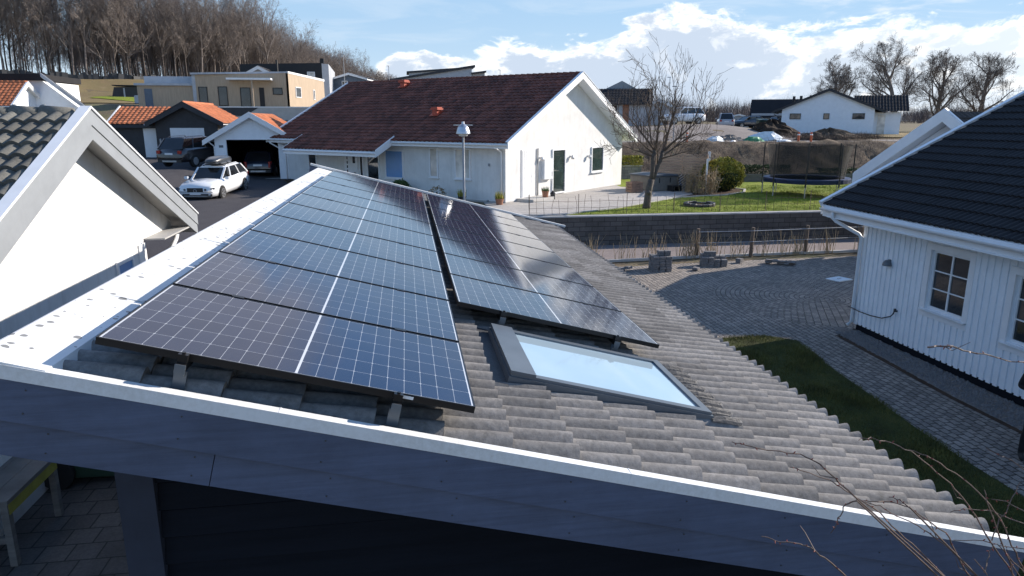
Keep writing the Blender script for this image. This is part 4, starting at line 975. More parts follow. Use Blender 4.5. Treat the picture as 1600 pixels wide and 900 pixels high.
def drape(name, poly, mat, lift, step=.8, flat=None):
    """sheet over the terrain inside a polygon"""
    xs = [p[0] for p in poly]; ys = [p[1] for p in poly]
    import bmesh
    bm = bmesh.new(); f = bm.faces.new([bm.verts.new((p[0], p[1], 0)) for p in poly])
    for ax, lo, hi in ((0, min(xs), max(xs)), (1, min(ys), max(ys))):
        k = lo+step
        while k < hi:
            co = (k, 0, 0) if ax == 0 else (0, k, 0); no = (1, 0, 0) if ax == 0 else (0, 1, 0)
            bmesh.ops.bisect_plane(bm, geom=bm.verts[:]+bm.edges[:]+bm.faces[:], plane_co=co, plane_no=no); k += step
    for v in bm.verts:
        v.co.z = (flat if flat is not None else H(v.co.x, v.co.y)) + lift
        if name == 'bank':
            x_, y_ = v.co.x, v.co.y; v.co.z += (.14*math.sin(x_*1.1+2*math.sin(y_*.9))*math.sin(y_*1.6+x_*.6)+.07*math.sin(x_*3.1+y_*2.7)+random.uniform(-.05, .05))*max(0, min(1, (y_-48.3)/1.5))*max(0, min(1, (54-y_)/.8)) + .12
    bm.normal_update()
    if bm.faces and sum(f.normal.z for f in bm.faces) < 0: bmesh.ops.reverse_faces(bm, faces=bm.faces[:])
    me = D.meshes.new(name); bm.to_mesh(me); bm.free()
    me.materials.append(MATS[mat] if isinstance(mat, str) else mat)
    me.polygons.foreach_set('use_smooth', [True]*len(me.polygons)); o = D.objects.new(name, me); col.objects.link(o); return structure(o)
ground_mat('asphalt', [(.3, (.055, .052, .056)), (.7, (.085, .08, .084))], .6, 40, .9, .3, .25)
ground_mat('pink_asphalt', [(.3, (.21, .175, .165)), (.7, (.27, .23, .215))], .5, 40, .9, .3, .2)
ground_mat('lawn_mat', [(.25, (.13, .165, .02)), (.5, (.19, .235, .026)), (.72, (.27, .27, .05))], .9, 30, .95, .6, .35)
ground_mat('shaded_lawn_mat', [(.25, (.03, .032, .012)), (.5, (.055, .065, .016)), (.8, (.10, .085, .03))], 1.6, 30, .95, .6, .4)  # lawn colours darkened for the shade lying on the strip
ground_mat('gravel_mat', [(.2, (.10, .09, .085)), (.5, (.24, .21, .19)), (.8, (.36, .33, .3))], 16, 40, .9, .9, .4)
ground_mat('brown_soil', [(.3, (.05, .032, .022)), (.7, (.10, .065, .045))], 2, 25, .95, .8, .4)
ground_mat('bank_soil', [(.35, (.04, .03, .024)), (.5, (.10, .075, .055)), (.68, (.24, .18, .12))], .55, 8, .95, 1., .5)
ground_mat('dry_grass_mat', [(.3, (.24, .17, .095)), (.55, (.21, .165, .08)), (.75, (.30, .22, .13))], .5, 14, .95, .7, .35)
ground_mat('dirt_road', [(.3, (.19, .165, .15)), (.7, (.27, .24, .22))], .4, 14, .9, .4, .25)
brick_mat('patio_flags', (.40, .375, .345), (.46, .43, .40), (.26, .24, .22), .6, .4, .008, .85, 'XY', .3, .2)
brick_mat('alley_pavers', (.085, .075, .07), (.12, .105, .095), (.03, .026, .023), .35, .35, .012, .85, 'XY', .6, .4)
brick_mat('block_wall', (.105, .095, .088), (.15, .135, .125), (.045, .04, .038), .52, .2, .012, .9, 'XZ', .8, .35)
brick_mat('sett_stack', (.20, .195, .195), (.27, .26, .25), (.045, .042, .04), .21, .085, .009, .9, 'XZ', .8, .3)
brick_mat('grey_blocks', (.20, .20, .20), (.26, .26, .25), (.09, .09, .09), .5, .2, .014, .9, 'XZ', .7, .25)
drape('courtyard', [(4.4, 2), (10.15, 2), (10.0, 11), (10.3, 15), (11, 15.42), (30, 15.42), (30, 24.35), (16, 24.3), (11, 24.05), (4.4, 23.3)], courtyard_mat(), .004, 2, 0.)
drape('alley_paving', [(-9, -1), (4.4, -1), (4.4, 23.3), (-9, 23.3)], 'alley_pavers', -.01, 1.5)
drape('road', [(3.5, 24.6), (11, 25.15), (16, 25.3), (45, 25.6), (45, 28.1), (3.5, 28.1)], 'pink_asphalt', .004, 3, 0.)
drape('grass_strip', [(4.5, 15.1), (7.3, 15.15), (8.5, 15.2), (9.05, 14.7), (8.78, 13.1), (8.6, 11.3), (8.44, 10), (8.36, 8.9), (8.3, 6.5), (8.2, 2.5), (4.5, 2.5)], 'shaded_lawn_mat', .012, 2, 0.)
drape('gravel_strip', [(10.2, 2), (10.98, 2), (10.98, 15.3), (10.6, 15.6), (10.35, 14.9), (10.1, 11)], 'gravel_mat', .010, 2, 0.)
drape('soil_edge', [(10.08, 2), (10.2, 2), (10.1, 11), (10.35, 14.9), (10.2, 15.0), (9.98, 11)], 'brown_soil', .008, 2, 0.)
drape('street', [(-9, 18), (-2.5, 24), (-3.2, 30), (-7.2, 43), (-5, 47), (-6.5, 53), (-19, 51), (-22, 44), (-14, 31), (-11, 20)], 'asphalt', .012, .8)
drape('kerb_bed', [(-7.2, 43.3), (-4.5, 40.2), (-3.5, 31), (-6.5, 41)], 'brown_soil', .03, .8)
drape('lawn', [(6.5, 28.45), (40, 28.45), (40, 46.2), (12.5, 46.2), (12.6, 40.5), (16.2, 38.5), (15.2, 35.6), (13.3, 33.9), (9.4, 30.4)], 'lawn_mat', .012, 2, 1.25)
drape('patio', [(3.6, 28.45), (6.4, 28.45), (9.3, 30.4), (13.2, 33.9), (15.1, 35.7), (16.0, 38.5), (12.6, 40.4), (12.5, 42.2), (3.6, 33.4)], 'patio_flags', .018, 2, 1.25)
drape('flower_bed', [(13.4, 34.05), (14.6, 34.6), (16.4, 35.0), (18.0, 36.2), (18.8, 37.6), (18.3, 38.9), (16.4, 38.9), (15.4, 35.9)], 'brown_soil', .028, 2, 1.25)
drape('bank', [(11, 47.5), (60, 47.5), (62, 53.6), (11, 53.6)], 'bank_soil', .04, .5)
drape('rough_grass', [(10.5, 46.2), (60, 46.2), (60, 48.6), (10.5, 48.6)], 'dry_grass_mat', .05, .5)
drape('site_road', [(14, 56.5), (70, 50.5), (75, 56), (40, 61), (39, 70), (43, 110), (30, 110), (31, 70), (14, 62)], 'dirt_road', .06, 2)
drape('plot_grass', [(41, 64), (70, 56), (90, 70), (60, 90), (52, 70), (44, 71)], 'dry_grass_mat', .07, 2)
drape('hill_field', [(-22, 84), (-60, 60), (-90, 120), (-66, 133), (-48, 141), (-28, 160), (-22, 120)], 'dry_grass_mat', .06, 3)
drape('hill_lawn', [(-40, 100), (-26, 100), (-24, 110), (-40, 112)], 'lawn_mat', .10, 2)
ground_mat('leaf_litter', [(.3, (.06, .042, .028)), (.7, (.13, .085, .05))], .3, 6, .95, .7, .4)
drape('forest_floor', [(-150, 110), (-66, 134), (-48, 142), (-31, 163), (-24, 229), (-3, 320), (-3, 420), (-150, 420)], 'leaf_litter', .15, 10)

def edge_strip(name, pts, w, h, mat, z=None):
    b = MB()
    for a, c in zip(pts, pts[1:]):
        za, zc = (z, z) if z is not None else (H(*a), H(*c)); b.bar((a[0], a[1], za+h/2), (c[0], c[1], zc+h/2), w, h)
    return structure(b.build(name, mat))
edge_strip('patio_edging', [(6.45, 28.5), (9.35, 30.4), (13.25, 33.9)], .12, .06, 'concrete', 1.25)
edge_strip('bed_edging', [(13.3, 33.9), (14.8, 34.5), (16.5, 34.9), (18.2, 36.1), (19.0, 37.6), (18.5, 39)], .12, .07, 'concrete', 1.25)
edge_strip('kerb', [(4.5, 24.35), (11, 24.9), (16, 25.1), (45, 25.4)], .12, .09, 'concrete', 0.)

# ------------------------------------------------------------------ retaining wall, fences, screens
rw = thing('block_retaining_wall', 'long dark block retaining wall below the sunny lawn, beside the road', 'wall', (3.4, 28.1, 0))
MB().box((0, 0, -.05), (40, .3, 1.2)).build('block_course', 'block_wall', rw); MB().box((0, -.03, 1.2), (40, .33, 1.255)).build('coping', 'concrete', rw)
pf = thing('post_and_wire_fence', 'low fence of weathered round posts and wires along the road edge', 'fence', (10.85, 24.95, 0))
posts = [(0, 0), (2.18, -.05), (4.55, .15), (7.0, .3), (9.5, .4), (12, .5)]
rr = random.Random(5)
for x, y in posts: MB().tube([(x, y, -.05), (x+rr.uniform(-.02, .02), y, .75), (x+rr.uniform(-.03, .03), y, 1.12)], [.075, .07, .065], 9).build('post', 'post_wood', pf, smooth=False)
for z in (1.0, .58): MB().tube([(x, y-.075, z) for x, y in posts], .012, 5).build('wire', 'galvanised', pf)
# thin mesh fence along the top of the wall
mf = thing('mesh_fence', 'thin rusty wire mesh fence standing along the top of the retaining wall', 'fence', (5.0, 28.62, 1.26))
m = MB(); rr = random.Random(8); x = 0
while x < 17.5:
    w_ = rr.uniform(.28, .42); hgt = rr.uniform(.6, .85); m.tube([(x, 0, 0), (x+rr.uniform(-.05, .05), rr.uniform(-.03, .03), hgt*.5), (x+rr.uniform(-.06, .06), 0, hgt)], .008, 4); x += w_
for z in (.28, .55): m.tube([(i*.5, rr.uniform(-.02, .02), z+rr.uniform(-.02, .02)) for i in range(36)], .006, 4)
m.build('mesh', 'twig_bark', mf)
m = MB()
for k in range(9): m.tube([(k*2.1, 0.03, -.02), (k*2.1, .03, .85)], .014, 5)
m.build('stake', 'post_wood', mf)
ss = thing('slatted_screen', 'brown slatted timber screen with white end post behind the hot tub', 'screen', (12.3, 40.0, 1.27))
m = MB(); m2_ = MB()
A_, B_ = V((2.0, -.83, 0)), V((4.6, -1.9, 0)); C_ = V((3.6, -4.1, 0))
for k in range(13):
    z = .16+k*.145
    m.bar(A_+V((0, 0, z)), B_+V((0, 0, z)), .03, .115)
    m2_.bar(B_+V((.0, 0, z)), C_+V((0, 0, z)), .03, .10)
m.build('slats', 'brown_slats', ss); m2_.build('return_slats', 'brown_slats', ss)
for p in (A_, (A_+B_)/2): MB().bar(p+V((0, .06, 0)), p+V((0, .06, 2.05)), .09, .09, (1, 0, 0)).build('post', 'brown_slats', ss)
MB().bar(B_+V((.06, 0, 0)), B_+V((.06, 0, 2.12)), .12, .12, (1, 0, 0)).build('post', 'white_paint', ss)
MB().bar(C_, C_+V((0, 0, 1.85)), .08, .08, (1, 0, 0)).build('post', 'white_paint', ss)
ht = thing('hot_tub', 'grey panelled hot tub under a dark cover on the patio behind the bare tree', 'hot tub', (13.95, 38.6, 1.27), R(18))
m = MB(); m.box((-.95, -1, 0), (.95, 1, .80)); hb = m.build('cabinet', 'tub_panel', ht, bevel=.03)
m = MB(); m.prism([(-1.02, -1.06, .81), (1.02, -1.06, .81), (1.02, 1.06, .81), (-1.02, 1.06, .81)], (0, 0, .06)); m.prism([(-1.0, -1.04, .87), (1.0, -1.04, .87), (0, -1.04, .93)], (0, 2.08, 0)); m.build('cover', 'tub_cover', ht)
m = MB()
for x in (-.4, .35): m.box((x-.03, -1.015, .45), (x+.03, -1.001, .72))
m.build('cover_strap', 'black_plastic', ht)
st = thing('step_stool', 'small dark step beside the hot tub', 'step', (14.75, 37.45, 1.27), R(18)); MB().box((-.3, -.25, .25), (.3, .25, .31)).build('tread', 'black_plastic', st)
m = MB()
for s in (-1, 1): m.box((s*.26-.03, -.24, 0), (s*.26+.03, .24, .25))
m.build('side', 'black_plastic', st)
la = thing('diagonal_lattice', 'dark panel of pale diagonal slats between hot tub and slatted screen', 'screen', (15.1, 37.8, 1.27), R(12))
m = MB(); m.box((0, 0, .02), (.86, .03, .88)); m.box((.9, 0, .02), (1.3, .03, .88)); m.build('panel', 'black_boards', la)
m = MB()
for k in range(9):
    a, b = V((0, -.012, .05+k*.15-.35)), V((.86, -.012, .05+k*.15+.2))
    a2 = V((max(0, 0 if a.z >= .02 else (0.02-a.z)/.64), -.012, max(a.z, .02))); b2 = V((.86 if b.z <= .88 else .86-(b.z-.88)/.64, -.012, min(b.z, .88)))
    if b2.x > a2.x+.05: m.bar(a2, b2, .02, .045, (0, 0, 1))
    if k < 7: m.bar((.92, -.012, .08+k*.12), (1.28, -.012, .08+k*.12+.23) if .08+k*.12+.23 < .88 else (1.1, -.012, .08+k*.12+.1), .02, .04)
m.build('slat', 'pale_grey_boards', la)
cr = thing('wooden_crate', 'small brown wooden crate on the patio beside the white house corner', 'crate', (12.3, 37.1, 1.27), R(15))
m = MB()
for k in range(4):
    z = .03+k*.14
    m.box((-.36, -.3, z), (.36, -.27, z+.12)); m.box((-.36, .27, z), (.36, .3, z+.12)); m.box((-.36, -.269, z), (-.33, .269, z+.12)); m.box((.33, -.269, z), (.36, .269, z+.12))
m.build('slat', 'crate_wood', cr); MB().box((-.34, -.28, .45), (.34, .28, .5)).build('lid', 'crate_wood', cr)
lw = thing('garden_block_wall', 'low grey block wall under the dark hedge behind the patio', 'wall', (11.5, 46.0, 1.25)); MB().box((0, 0, -.1), (4.2, .3, .85)).build('block_course', 'grey_blocks', lw); MB().box((-.05, -.03, .85), (4.25, .33, .91)).build('coping', 'concrete', lw)
sl = thing('sleeper_edging', 'low dark sleeper edging behind the trampoline', 'edging', (20, 42.9, 1.25), R(-6)); m = MB()
for k in range(3): m.box((0+k*.0, 0, .0+k*.17), (14, .12, .16+k*.17))
m.build('sleeper', 'weathered_wood', sl)
# trampoline with its safety net
tr = thing('trampoline', 'round trampoline with black safety net and blue rim on the lawn', 'trampoline', (20.9, 34.6, 1.26))
RT = 2.15; n = 32
m = MB()
for k in range(n):
    a0, a1 = 2*math.pi*k/n, 2*math.pi*(k+1)/n
    q = [(r*math.cos(a), r*math.sin(a), z) for a, r, z in ((a0, RT-.3, .88), (a1, RT-.3, .88), (a1, RT, .88), (a0, RT, .88))]
    m.prism(q, (0, 0, .05)); m.prism([(RT*math.cos(a0), RT*math.sin(a0), .70), (RT*math.cos(a1), RT*math.sin(a1), .70), (RT*math.cos(a1), RT*math.sin(a1), .88), (RT*math.cos(a0), RT*math.sin(a0), .88)], (.0, 0, .0))
m.build('rim_pad', 'navy_pad', tr)
m = MB(); m.lathe([(.01, .86), (RT-.3, .86)], n=32); m.build('jumping_mat', 'black_plastic', tr)
mm, nt, N_, L_, b_ = nodes_of('net')
tc_ = N_.new('ShaderNodeTexCoord'); nz = noise(nt, 2.0, 3, .5); rpn = ramp(nt, nz.outputs['Fac'], [(.3, (.015,)*3), (.7, (.03,)*3)]); L_.new(rpn.outputs['Color'], b_.inputs['Base Color'])
b_.inputs['Alpha'].default_value = .6; b_.inputs['Roughness'].default_value = .9; MATS['net'] = mm
nv, nf = [], []
for k in range(n+1):
    a = 2*math.pi*k/n; sag = .04*math.cos(a*4)
    for z, r in ((.92, RT-.32), (1.8, RT-.2+sag), (2.62+sag, RT-.08)): nv.append((r*math.cos(a), r*math.sin(a), z))
for k in range(n):
    for j in range(2): nf.append((k*3+j, k*3+3+j, k*3+4+j, k*3+1+j))
obj('safety_net', nv, nf, 'net', tr, smooth=True)
for k in range(8):
    a = 2*math.pi*(k+.3)/8; c, s = math.cos(a), math.sin(a)
    MB().tube([(c*(RT+.02), s*(RT+.02), .02), (c*(RT+.02), s*(RT+.02), .9)], .03, 8).build('leg', 'galvanised', tr)
    MB().tube([(c*(RT+.05), s*(RT+.05), .55), (c*(RT+.05), s*(RT+.05), 2.66)], .034, 8).build('net_pole', 'black_plastic', tr)
fp = thing('fire_ring', 'low dark ring of earth and stone sunk in the lawn', 'fire ring', (13.35, 30.75, 1.26)); m = MB()
rr = random.Random(2)
for k in range(16):
    a = 2*math.pi*k/16; c, s = math.cos(a), math.sin(a); h_ = rr.uniform(.10, .17)
    m.cbox((c*.62, s*.62, h_/2), (c*.10, s*.10, 0), (-s*.12, c*.12, 0), (0, 0, h_/2))
m.build('stones', 'dark_lead', fp, bevel=.02); MB().lathe([(.54, .03), (.3, .06), (.05, .07)], n=16).build('ash_bed', 'brown_soil', fp)
def pot(name, label, loc, r, h, mat='terracotta', leaf='plant_green', lh_=.25, seed=1, cat='potted plant'):
    t = thing(name, label, cat, loc); MB().lathe([(r*.75, 0), (r, h*.9), (r*1.08, h*.9), (r*1.08, h), (r*.9, h), (r*.88, h*.88)], n=14).build('pot', mat, t)
    rr = random.Random(seed); v, f = [], []
    for k in range(160):
        a, q = rr.uniform(0, 6.283), rr.random()**.6*r; b = V((q*math.cos(a), q*math.sin(a), h*.85)); tip = b+V((rr.uniform(-.6, .6)*lh_*.5, rr.uniform(-.6, .6)*lh_*.5, lh_*rr.uniform(.4, 1))); w = V((rr.uniform(-1, 1), rr.uniform(-1, 1), 0))*.02
        i = len(v); v += [b-w, b+w, tip]; f.append((i, i+1, i+2))
    obj('leaves', v, f, leaf, t); return t
pot('potted_plant', 'tall terracotta pot with small green plant by the meter cabinet', (6.75, 34.1, 1.27), .17, .45, lh_=.32, seed=1)
pot('potted_plant', 'pot with golden dwarf conifer at the near corner of the white house', (4.25, 32.5, 1.25), .2, .3, 'terracotta', 'conifer_gold', .45, 2)
pot('potted_plant', 'dark pot with yellow green shrub left of the house corner', (2.6, 33.8, 1.25), .2, .3, 'dark_lead', 'conifer_gold', .45, 3)
ln = thing('garden_lantern', 'small black lantern beside the terracotta pot', 'lantern', (7.2, 34.45, 1.27)); m = MB(); m.box((-.1, -.1, 0), (.1, .1, .03))
for sx in (-1, 1):
    for sy in (-1, 1): m.box((sx*.085-.01, sy*.085-.01, .03), (sx*.085+.01, sy*.085+.01, .27))
m.lathe([(.15, .27), (.06, .38), (.03, .42)], n=8); m.build('frame', 'black_steel', ln); MB().box((-.075, -.075, .035), (.075, .075, .265)).build('pane', 'window_glass', ln)
# lamp post
lp = thing('street_lamp', 'tall slender lamp post with a metal bell shade before the white house', 'street lamp', (2.15, 26.9, .02))
MB().tube([(0, 0, -.4), (0, 0, 1), (0, 0, 4.55)], [.055, .05, .042], 10).build('post', 'grey_paint', lp, smooth=True)
h = MB().lathe([(.03, 4.5), (.05, 4.56), (.27, 4.60), (.26, 4.66), (.20, 4.84), (.12, 4.92), (.06, 4.96), (.05, 5.04)], n=20).build('lamp_shade', 'lamp_steel', lp, smooth=False)
MB().lathe([(.02, 4.48), (.17, 4.52), (.17, 4.595)], n=16).build('lamp_glass', 'curtained_glass', h)
m = MB(); m.box((-.36, -.015, 4.90), (.36, .015, 4.93)); m.build('cross_arm', 'lamp_steel', h)

# ------------------------------------------------------------------ courtyard clutter
def stack(label, x, y, rows, rz, seed):
    t = thing('sett_pile', label, 'stone stack', (x, y, .0), rz, 'stacks of paving setts'); m = MB(); rr = random.Random(seed)
    for cx, cy, nx_, n_ in rows:
        for k in range(n_):
            for i in range(nx_):
                jx, jy, a = rr.uniform(-.012, .012), rr.uniform(-.015, .015), rr.uniform(-.05, .05)
                c, s = math.cos(a), math.sin(a)
                m.cbox((cx+i*.225+jx, cy+jy, .045+k*.088), (.104*c, .104*s, 0), (-.10*s, .10*c, 0), (0, 0, .041))
    m.build('sett', 'sett_mat', t, bevel=.008); return t
ground_mat('sett_mat', [(.3, (.15, .145, .145)), (.7, (.25, .235, .23))], 3, 30, .9, .6, .35)
stack('tall square stack of grey paving setts nearest the roof edge', 8.42, 22.75, [(.0, 0, 3, 6), (.0, .23, 3, 6), (.0, .46, 3, 6), (.22, .2, 2, 8)], R(-5), 1)
stack('smaller stepped stack of paving setts before the first fence post', 10.45, 23.3, [(0, 0, 2, 4), (0, .23, 2, 5), (.1, .2, 2, 6), (.46, .05, 2, 3), (.46, .28, 2, 4)], R(-12), 2)
for k, (x, y, a, l_, n_) in enumerate(((12.0, 23.7, .5, 'single paving sett standing upright right of the two stacks', 1), (12.95, 23.35, -.3, 'small tumbled heap of loose setts and a board near the middle fence post', 5), (9.9, 22.65, .8, 'loose sett lying just right of the tall stack', 1), (7.3, 23.0, .2, 'flat dark slab lying by the roof edge left of the tall stack', 2))):
    t = thing('loose_sett', l_, 'stone', (x, y, .0), a, 'loose paving setts'); m = MB(); rr = random.Random(k+10)
    for i in range(n_):
        q = Matrix.Rotation(rr.uniform(-.5, .5), 3, 'Z') @ Matrix.Rotation(rr.uniform(-.25, .25), 3, 'X')
        m.cbox((i*.21, rr.uniform(-.12, .12), .075+.05*(i % 2)), q@V((.11, 0, 0)), q@V((0, .10, 0)), q@V((0, 0, .045 if k != 0 else .1)))
    if k == 1: m.bar((-.1, .1, .16), (.85, -.2, .12), .16, .03)
    m.build('sett', 'sett_mat', t, bevel=.008)
mt = thing('drain_cover', 'pale blue square cover lying on the shaded courtyard setts', 'cover', (13.95, 20.6, .006), R(20)); MB().box((-.33, -.26, 0), (.33, .26, .035)).build('plate', 'white_tarp', mt, bevel=.006)
MB().box((-.08, -.02, .0355), (.08, .02, .05)).build('handle', 'galvanised', mt)
# bench, bin and wheel in the alley
wbn = thing('work_bench', 'grey weathered plank bench with a lime green board in the dark alley', 'bench', (-5.05, 8.45, 0), R(0)); m = MB()
for k in range(4): m.box((-.55+k*.235, -.45, .80), (-.55+k*.235+.228, .75, .85))
m.build('top', 'weathered_wood', wbn)
for sx in (-.5, .33):
    for sy in (-.4, .68): MB().box((sx-.04, sy-.04, 0), (sx+.04, sy+.04, .80)).build('leg', 'weathered_wood', wbn)
MB().box((.345, -.42, .66), (.375, .72, .795)).build('side_board', 'lime_board', wbn); MB().box((-.5, -.36, .25), (.3, -.3, .33)).build('stretcher', 'weathered_wood', wbn)
gb = thing('wheeled_bin', 'dark green wheeled bin lying in the gloom behind the bench', 'bin', (-4.35, 10.25, 0), R(5)); m = MB()
m.prism([(-.75, -.28, .12), (.35, -.28, .05), (.35, -.28, .62), (-.75, -.28, .56)], (0, .58, 0)); m.build('body', 'green_bin', gb, bevel=.02)
MB().box((.36, -.3, .04), (.42, .32, .65)).build('lid', 'green_bin', gb)
for s in (-.33, .33): w_ = MB().lathe([(.10, -.03), (.22, -.035), (.22, .035), (.10, .03)], (-.72, s, .22), 18, 'y').build('wheel', 'rubber', gb); MB().lathe([(.09, -.02), (.095, .02)], (-.72, s, .22), 12, 'y').build('hub', 'black_steel', w_)

# ------------------------------------------------------------------ cars
def paint(name, c, rough=.3):
    m = M(name, c, rough, .04, 1.5, coat=.9); return m
paint('white_car_paint', (.72, .74, .76)); paint('dark_car_paint', (.022, .018, .020)); paint('navy_car_paint', (.012, .016, .03)); paint('silver_car_paint', (.40, .39, .40)); 
M('red_lamp', (.35, .02, .015), .25, .15, 8); M('clear_lamp', (.10, .11, .12), .15, .1, 8); M('plate_white', (.7, .71, .72), .5, .04, 8)
def car(name, label, loc, rz, Lc, Wc, Hc, body, kind, group=None):
    """x points forward; the body is lofted through cross-sections"""
    t = thing(name, label, 'car', loc, rz, group)
    h = Lc/2; wb = Lc*.295
    belt = Hc*.60
    if kind == 'estate': st = [(-h, .30, .62, .80), (-h+.06, .24, .90, .90), (-h+.5, .22, .965, .98), (-h+1.5, .2, .955, 1), (0, .2, .94, 1), (h-1.55, .2, .945, 1), (h-1.2, .2, .935, .99), (h-.5, .2, .88, .96), (h-.10, .22, .80, .88), (h, .3, .68, .80)]
    else: st = [(-h, .36, .72, .82), (-h+.08, .30, 1.02, .92), (-h+.5, .28, 1.08, .99), (-h+1.4, .26, 1.08, 1), (0, .26, 1.06, 1), (h-1.5, .26, 1.05, 1), (h-1.15, .26, 1.02, .99), (h-.5, .26, .95, .96), (h-.12, .28, .84, .88), (h, .36, .70, .78)]
    k = Hc/(1.48 if kind == 'estate' else 1.68)
    v, f = [], []
    for x, zb, zt, ww in st:
        w = Wc/2*ww; zt *= k
        for y, z in ((-.6*w, zb), (-.94*w, zb+.04), (-1.0*w, zb+.22), (-w*1.0, zt*.72), (-w*.95, zt*.90), (-w*.86, zt), (0, zt+.035), (w*.86, zt), (w*.95, zt*.90), (w*1.0, zt*.72), (w, zb+.22), (w*.94, zb+.04), (.6*w, zb)): v.append((x, y, z))
    n = 13
    for i in range(len(st)-1):
        for j in range(n): f.append((i*n+j, i*n+(j+1)%n, (i+1)*n+(j+1)%n, (i+1)*n+j))
    f.append(tuple(reversed(range(n)))); f.append(tuple((len(st)-1)*n+j for j in range(n)))
    b = obj('body', v, f, body, t, smooth=True)
    # greenhouse: pillars and roof in body colour, glass in between
    zt = (.95 if kind == 'estate' else 1.07)*k - .02; w0, w1 = Wc/2*.90, Wc/2*.70
    xf0, xf1, xr1, xr0 = h-1.28, h-2.12, -h+.60, -h+.10
    base = [(xf0, 0), (xf1-.1, 0)]
    A = [V((xf0, w0*.86, zt-.06)), V((xr0, w0*.90, zt)), V((xr0, -w0*.90, zt)), V((xf0, -w0*.86, zt-.06))]
    B = [V((xf1, w1, Hc-.05)), V((xr1, w1*.94, Hc-.06)), V((xr1, -w1*.94, Hc-.06)), V((xf1, -w1, Hc-.05))]
    mid = [(V((0, a.y*1.06, a.z))+V((a.x, 0, 0))) for a in A]
    m = MB(); m.add(A+B, [(0,3,2,1),(4,5,6,7),(0,1,5,4),(1,2,6,5),(2,3,7,6),(3,0,4,7)]); gh = m.build('glasshouse', 'car_glass', t)
    r = MB(); r.add([V(b_)+V((0, 0, -.012)) for b_ in B]+[V((b_.x*.96, b_.y*.82, Hc)) for b_ in B], [(0,3,2,1),(4,5,6,7),(0,1,5,4),(1,2,6,5),(2,3,7,6),(3,0,4,7)])
    for i in range(4): r.bar(A[i]*1.0+V((0, .01*(1 if A[i].y > 0 else -1), 0)), B[i]+V((0, .012*(1 if A[i].y > 0 else -1), 0)), .085, .06)
    for s in (1, -1):
        for q in (.36, .70):
            a = (A[0] if s > 0 else A[3]).lerp(A[1] if s > 0 else A[2], q); c = (B[0] if s > 0 else B[3]).lerp(B[1] if s > 0 else B[2], max(0, (q-.18)/.82)); r.bar(a+V((0, .01*s, 0)), c+V((0, .012*s, 0)), .07, .05)
        r.tube([(xf1-.25, s*w1*.9, Hc+.0), (xf1-.4, s*w1*.9, Hc+.05), (xr1+.4, s*w1*.88, Hc+.05), (xr1+.25, s*w1*.88, Hc)], .018, 6)
    r.build('roof', body, t)
    for sx in (1, -1):
        for s in (1, -1):
            c = (sx*wb+(.05 if sx > 0 else 0), s*(Wc/2-.10), .335*k)
            MB().lathe([(.36*k, -.06), (.37*k, .106), (.05, .107)], (c[0], c[1]-(.0 if s > 0 else .046), c[2]), 20, 'y').build('wheel_arch', 'black_plastic', t)
            w = MB().lathe([(.2*k, -.1), (.315*k, -.105), (.335*k, -.07), (.335*k, .07), (.315*k, .105), (.2*k, .1)], (c[0], c[1]+s*.03, c[2]), 22, 'y').build('wheel', 'rubber', t)
            m = MB()
            for q in range(5):
                a = q*2*math.pi/5; m.cbox((c[0]+.115*k*math.cos(a), c[1]+s*.128, c[2]+.115*k*math.sin(a)), (.10*k*math.cos(a), 0, .10*k*math.sin(a)), (0, .012, 0), (-.032*math.sin(a), 0, .032*math.cos(a)))
            m.lathe([(.225*k, -.01), (.225*k, .012), (.195*k, .014), (.19*k, -.012)], (c[0], c[1]+s*.125, c[2]), 20, 'y'); m.build('rim', 'rim_metal', w)
    zf = st[-2][2]*k
    for s in (1, -1):
        z0 = zf*.70; m = MB(); m.prism([(h-.12, s*Wc*.24, z0), (h+.014, s*Wc*.24, z0), (h-.035, s*Wc*.405, z0+.02), (h-.20, s*Wc*.468, z0+.05)], (0, 0, .095)); hl = m.build('headlight', 'clear_lamp', t)
        MB().prism([(h+.018, s*Wc*.25, z0+.03), (h-.03, s*Wc*.40, z0+.05), (h-.06, s*Wc*.40, z0+.05), (h-.02, s*Wc*.25, z0+.03)], (0, 0, .02)).build('lamp_slot', 'black_plastic', hl)
        zr_ = st[1][2]*k
        if kind == 'estate' : m = MB().prism([(-h-.005, s*Wc*.36, zr_*.62), (-h+.16, s*Wc*.455, zr_*.64), (-h+.10, s*Wc*.44, zr_*1.02), (-h+.03, s*Wc*.36, zr_*1.0)], (-.02, 0, .0+.001)); m.box((-h-.012, min(s*Wc*.34, s*Wc*.40), zr_*.62), (-h+.05, max(s*Wc*.34, s*Wc*.40), zr_*1.0))
        else: m = MB().box((-h-.012, min(s*Wc*.30, s*Wc*.42), zr_*.78), (-h+.12, max(s*Wc*.30, s*Wc*.42), zr_*.96))
        m.build('tail_light', 'red_lamp', t)
        m = MB().cbox((xf0-.15, s*(Wc/2+.08), zt+.06), (.07, 0, 0), (0, .09, 0), (0, 0, .07)); m.build('mirror', body, t, bevel=.02)
        m = MB().cbox((h-.06, s*Wc*.36, .34), (.05, 0, 0), (-s*.0, .10, 0), (0, 0, .05)); m.build('fog_vent', 'black_plastic', t)
    m = MB(); m.box((h-.08, -Wc*.21, zf*.60), (h+.012, Wc*.21, zf*.88)); gr = m.build('grille', 'black_plastic', t, bevel=.02)
    em = MB(); em.tube([(h+.016, .07*math.cos(a*math.pi/8), zf*.70+.07*math.sin(a*math.pi/8)) for a in range(17)], .010, 5); em.build('emblem', 'rim_metal', gr)
    MB().box((h-.04, -Wc*.40, .215), (h+.02, Wc*.40, .27)).build('front_lip', 'black_plastic', t); MB().box((h-.05, -Wc*.33, .32), (h+.014, Wc*.33, .40)).build('air_intake', 'black_plastic', t)
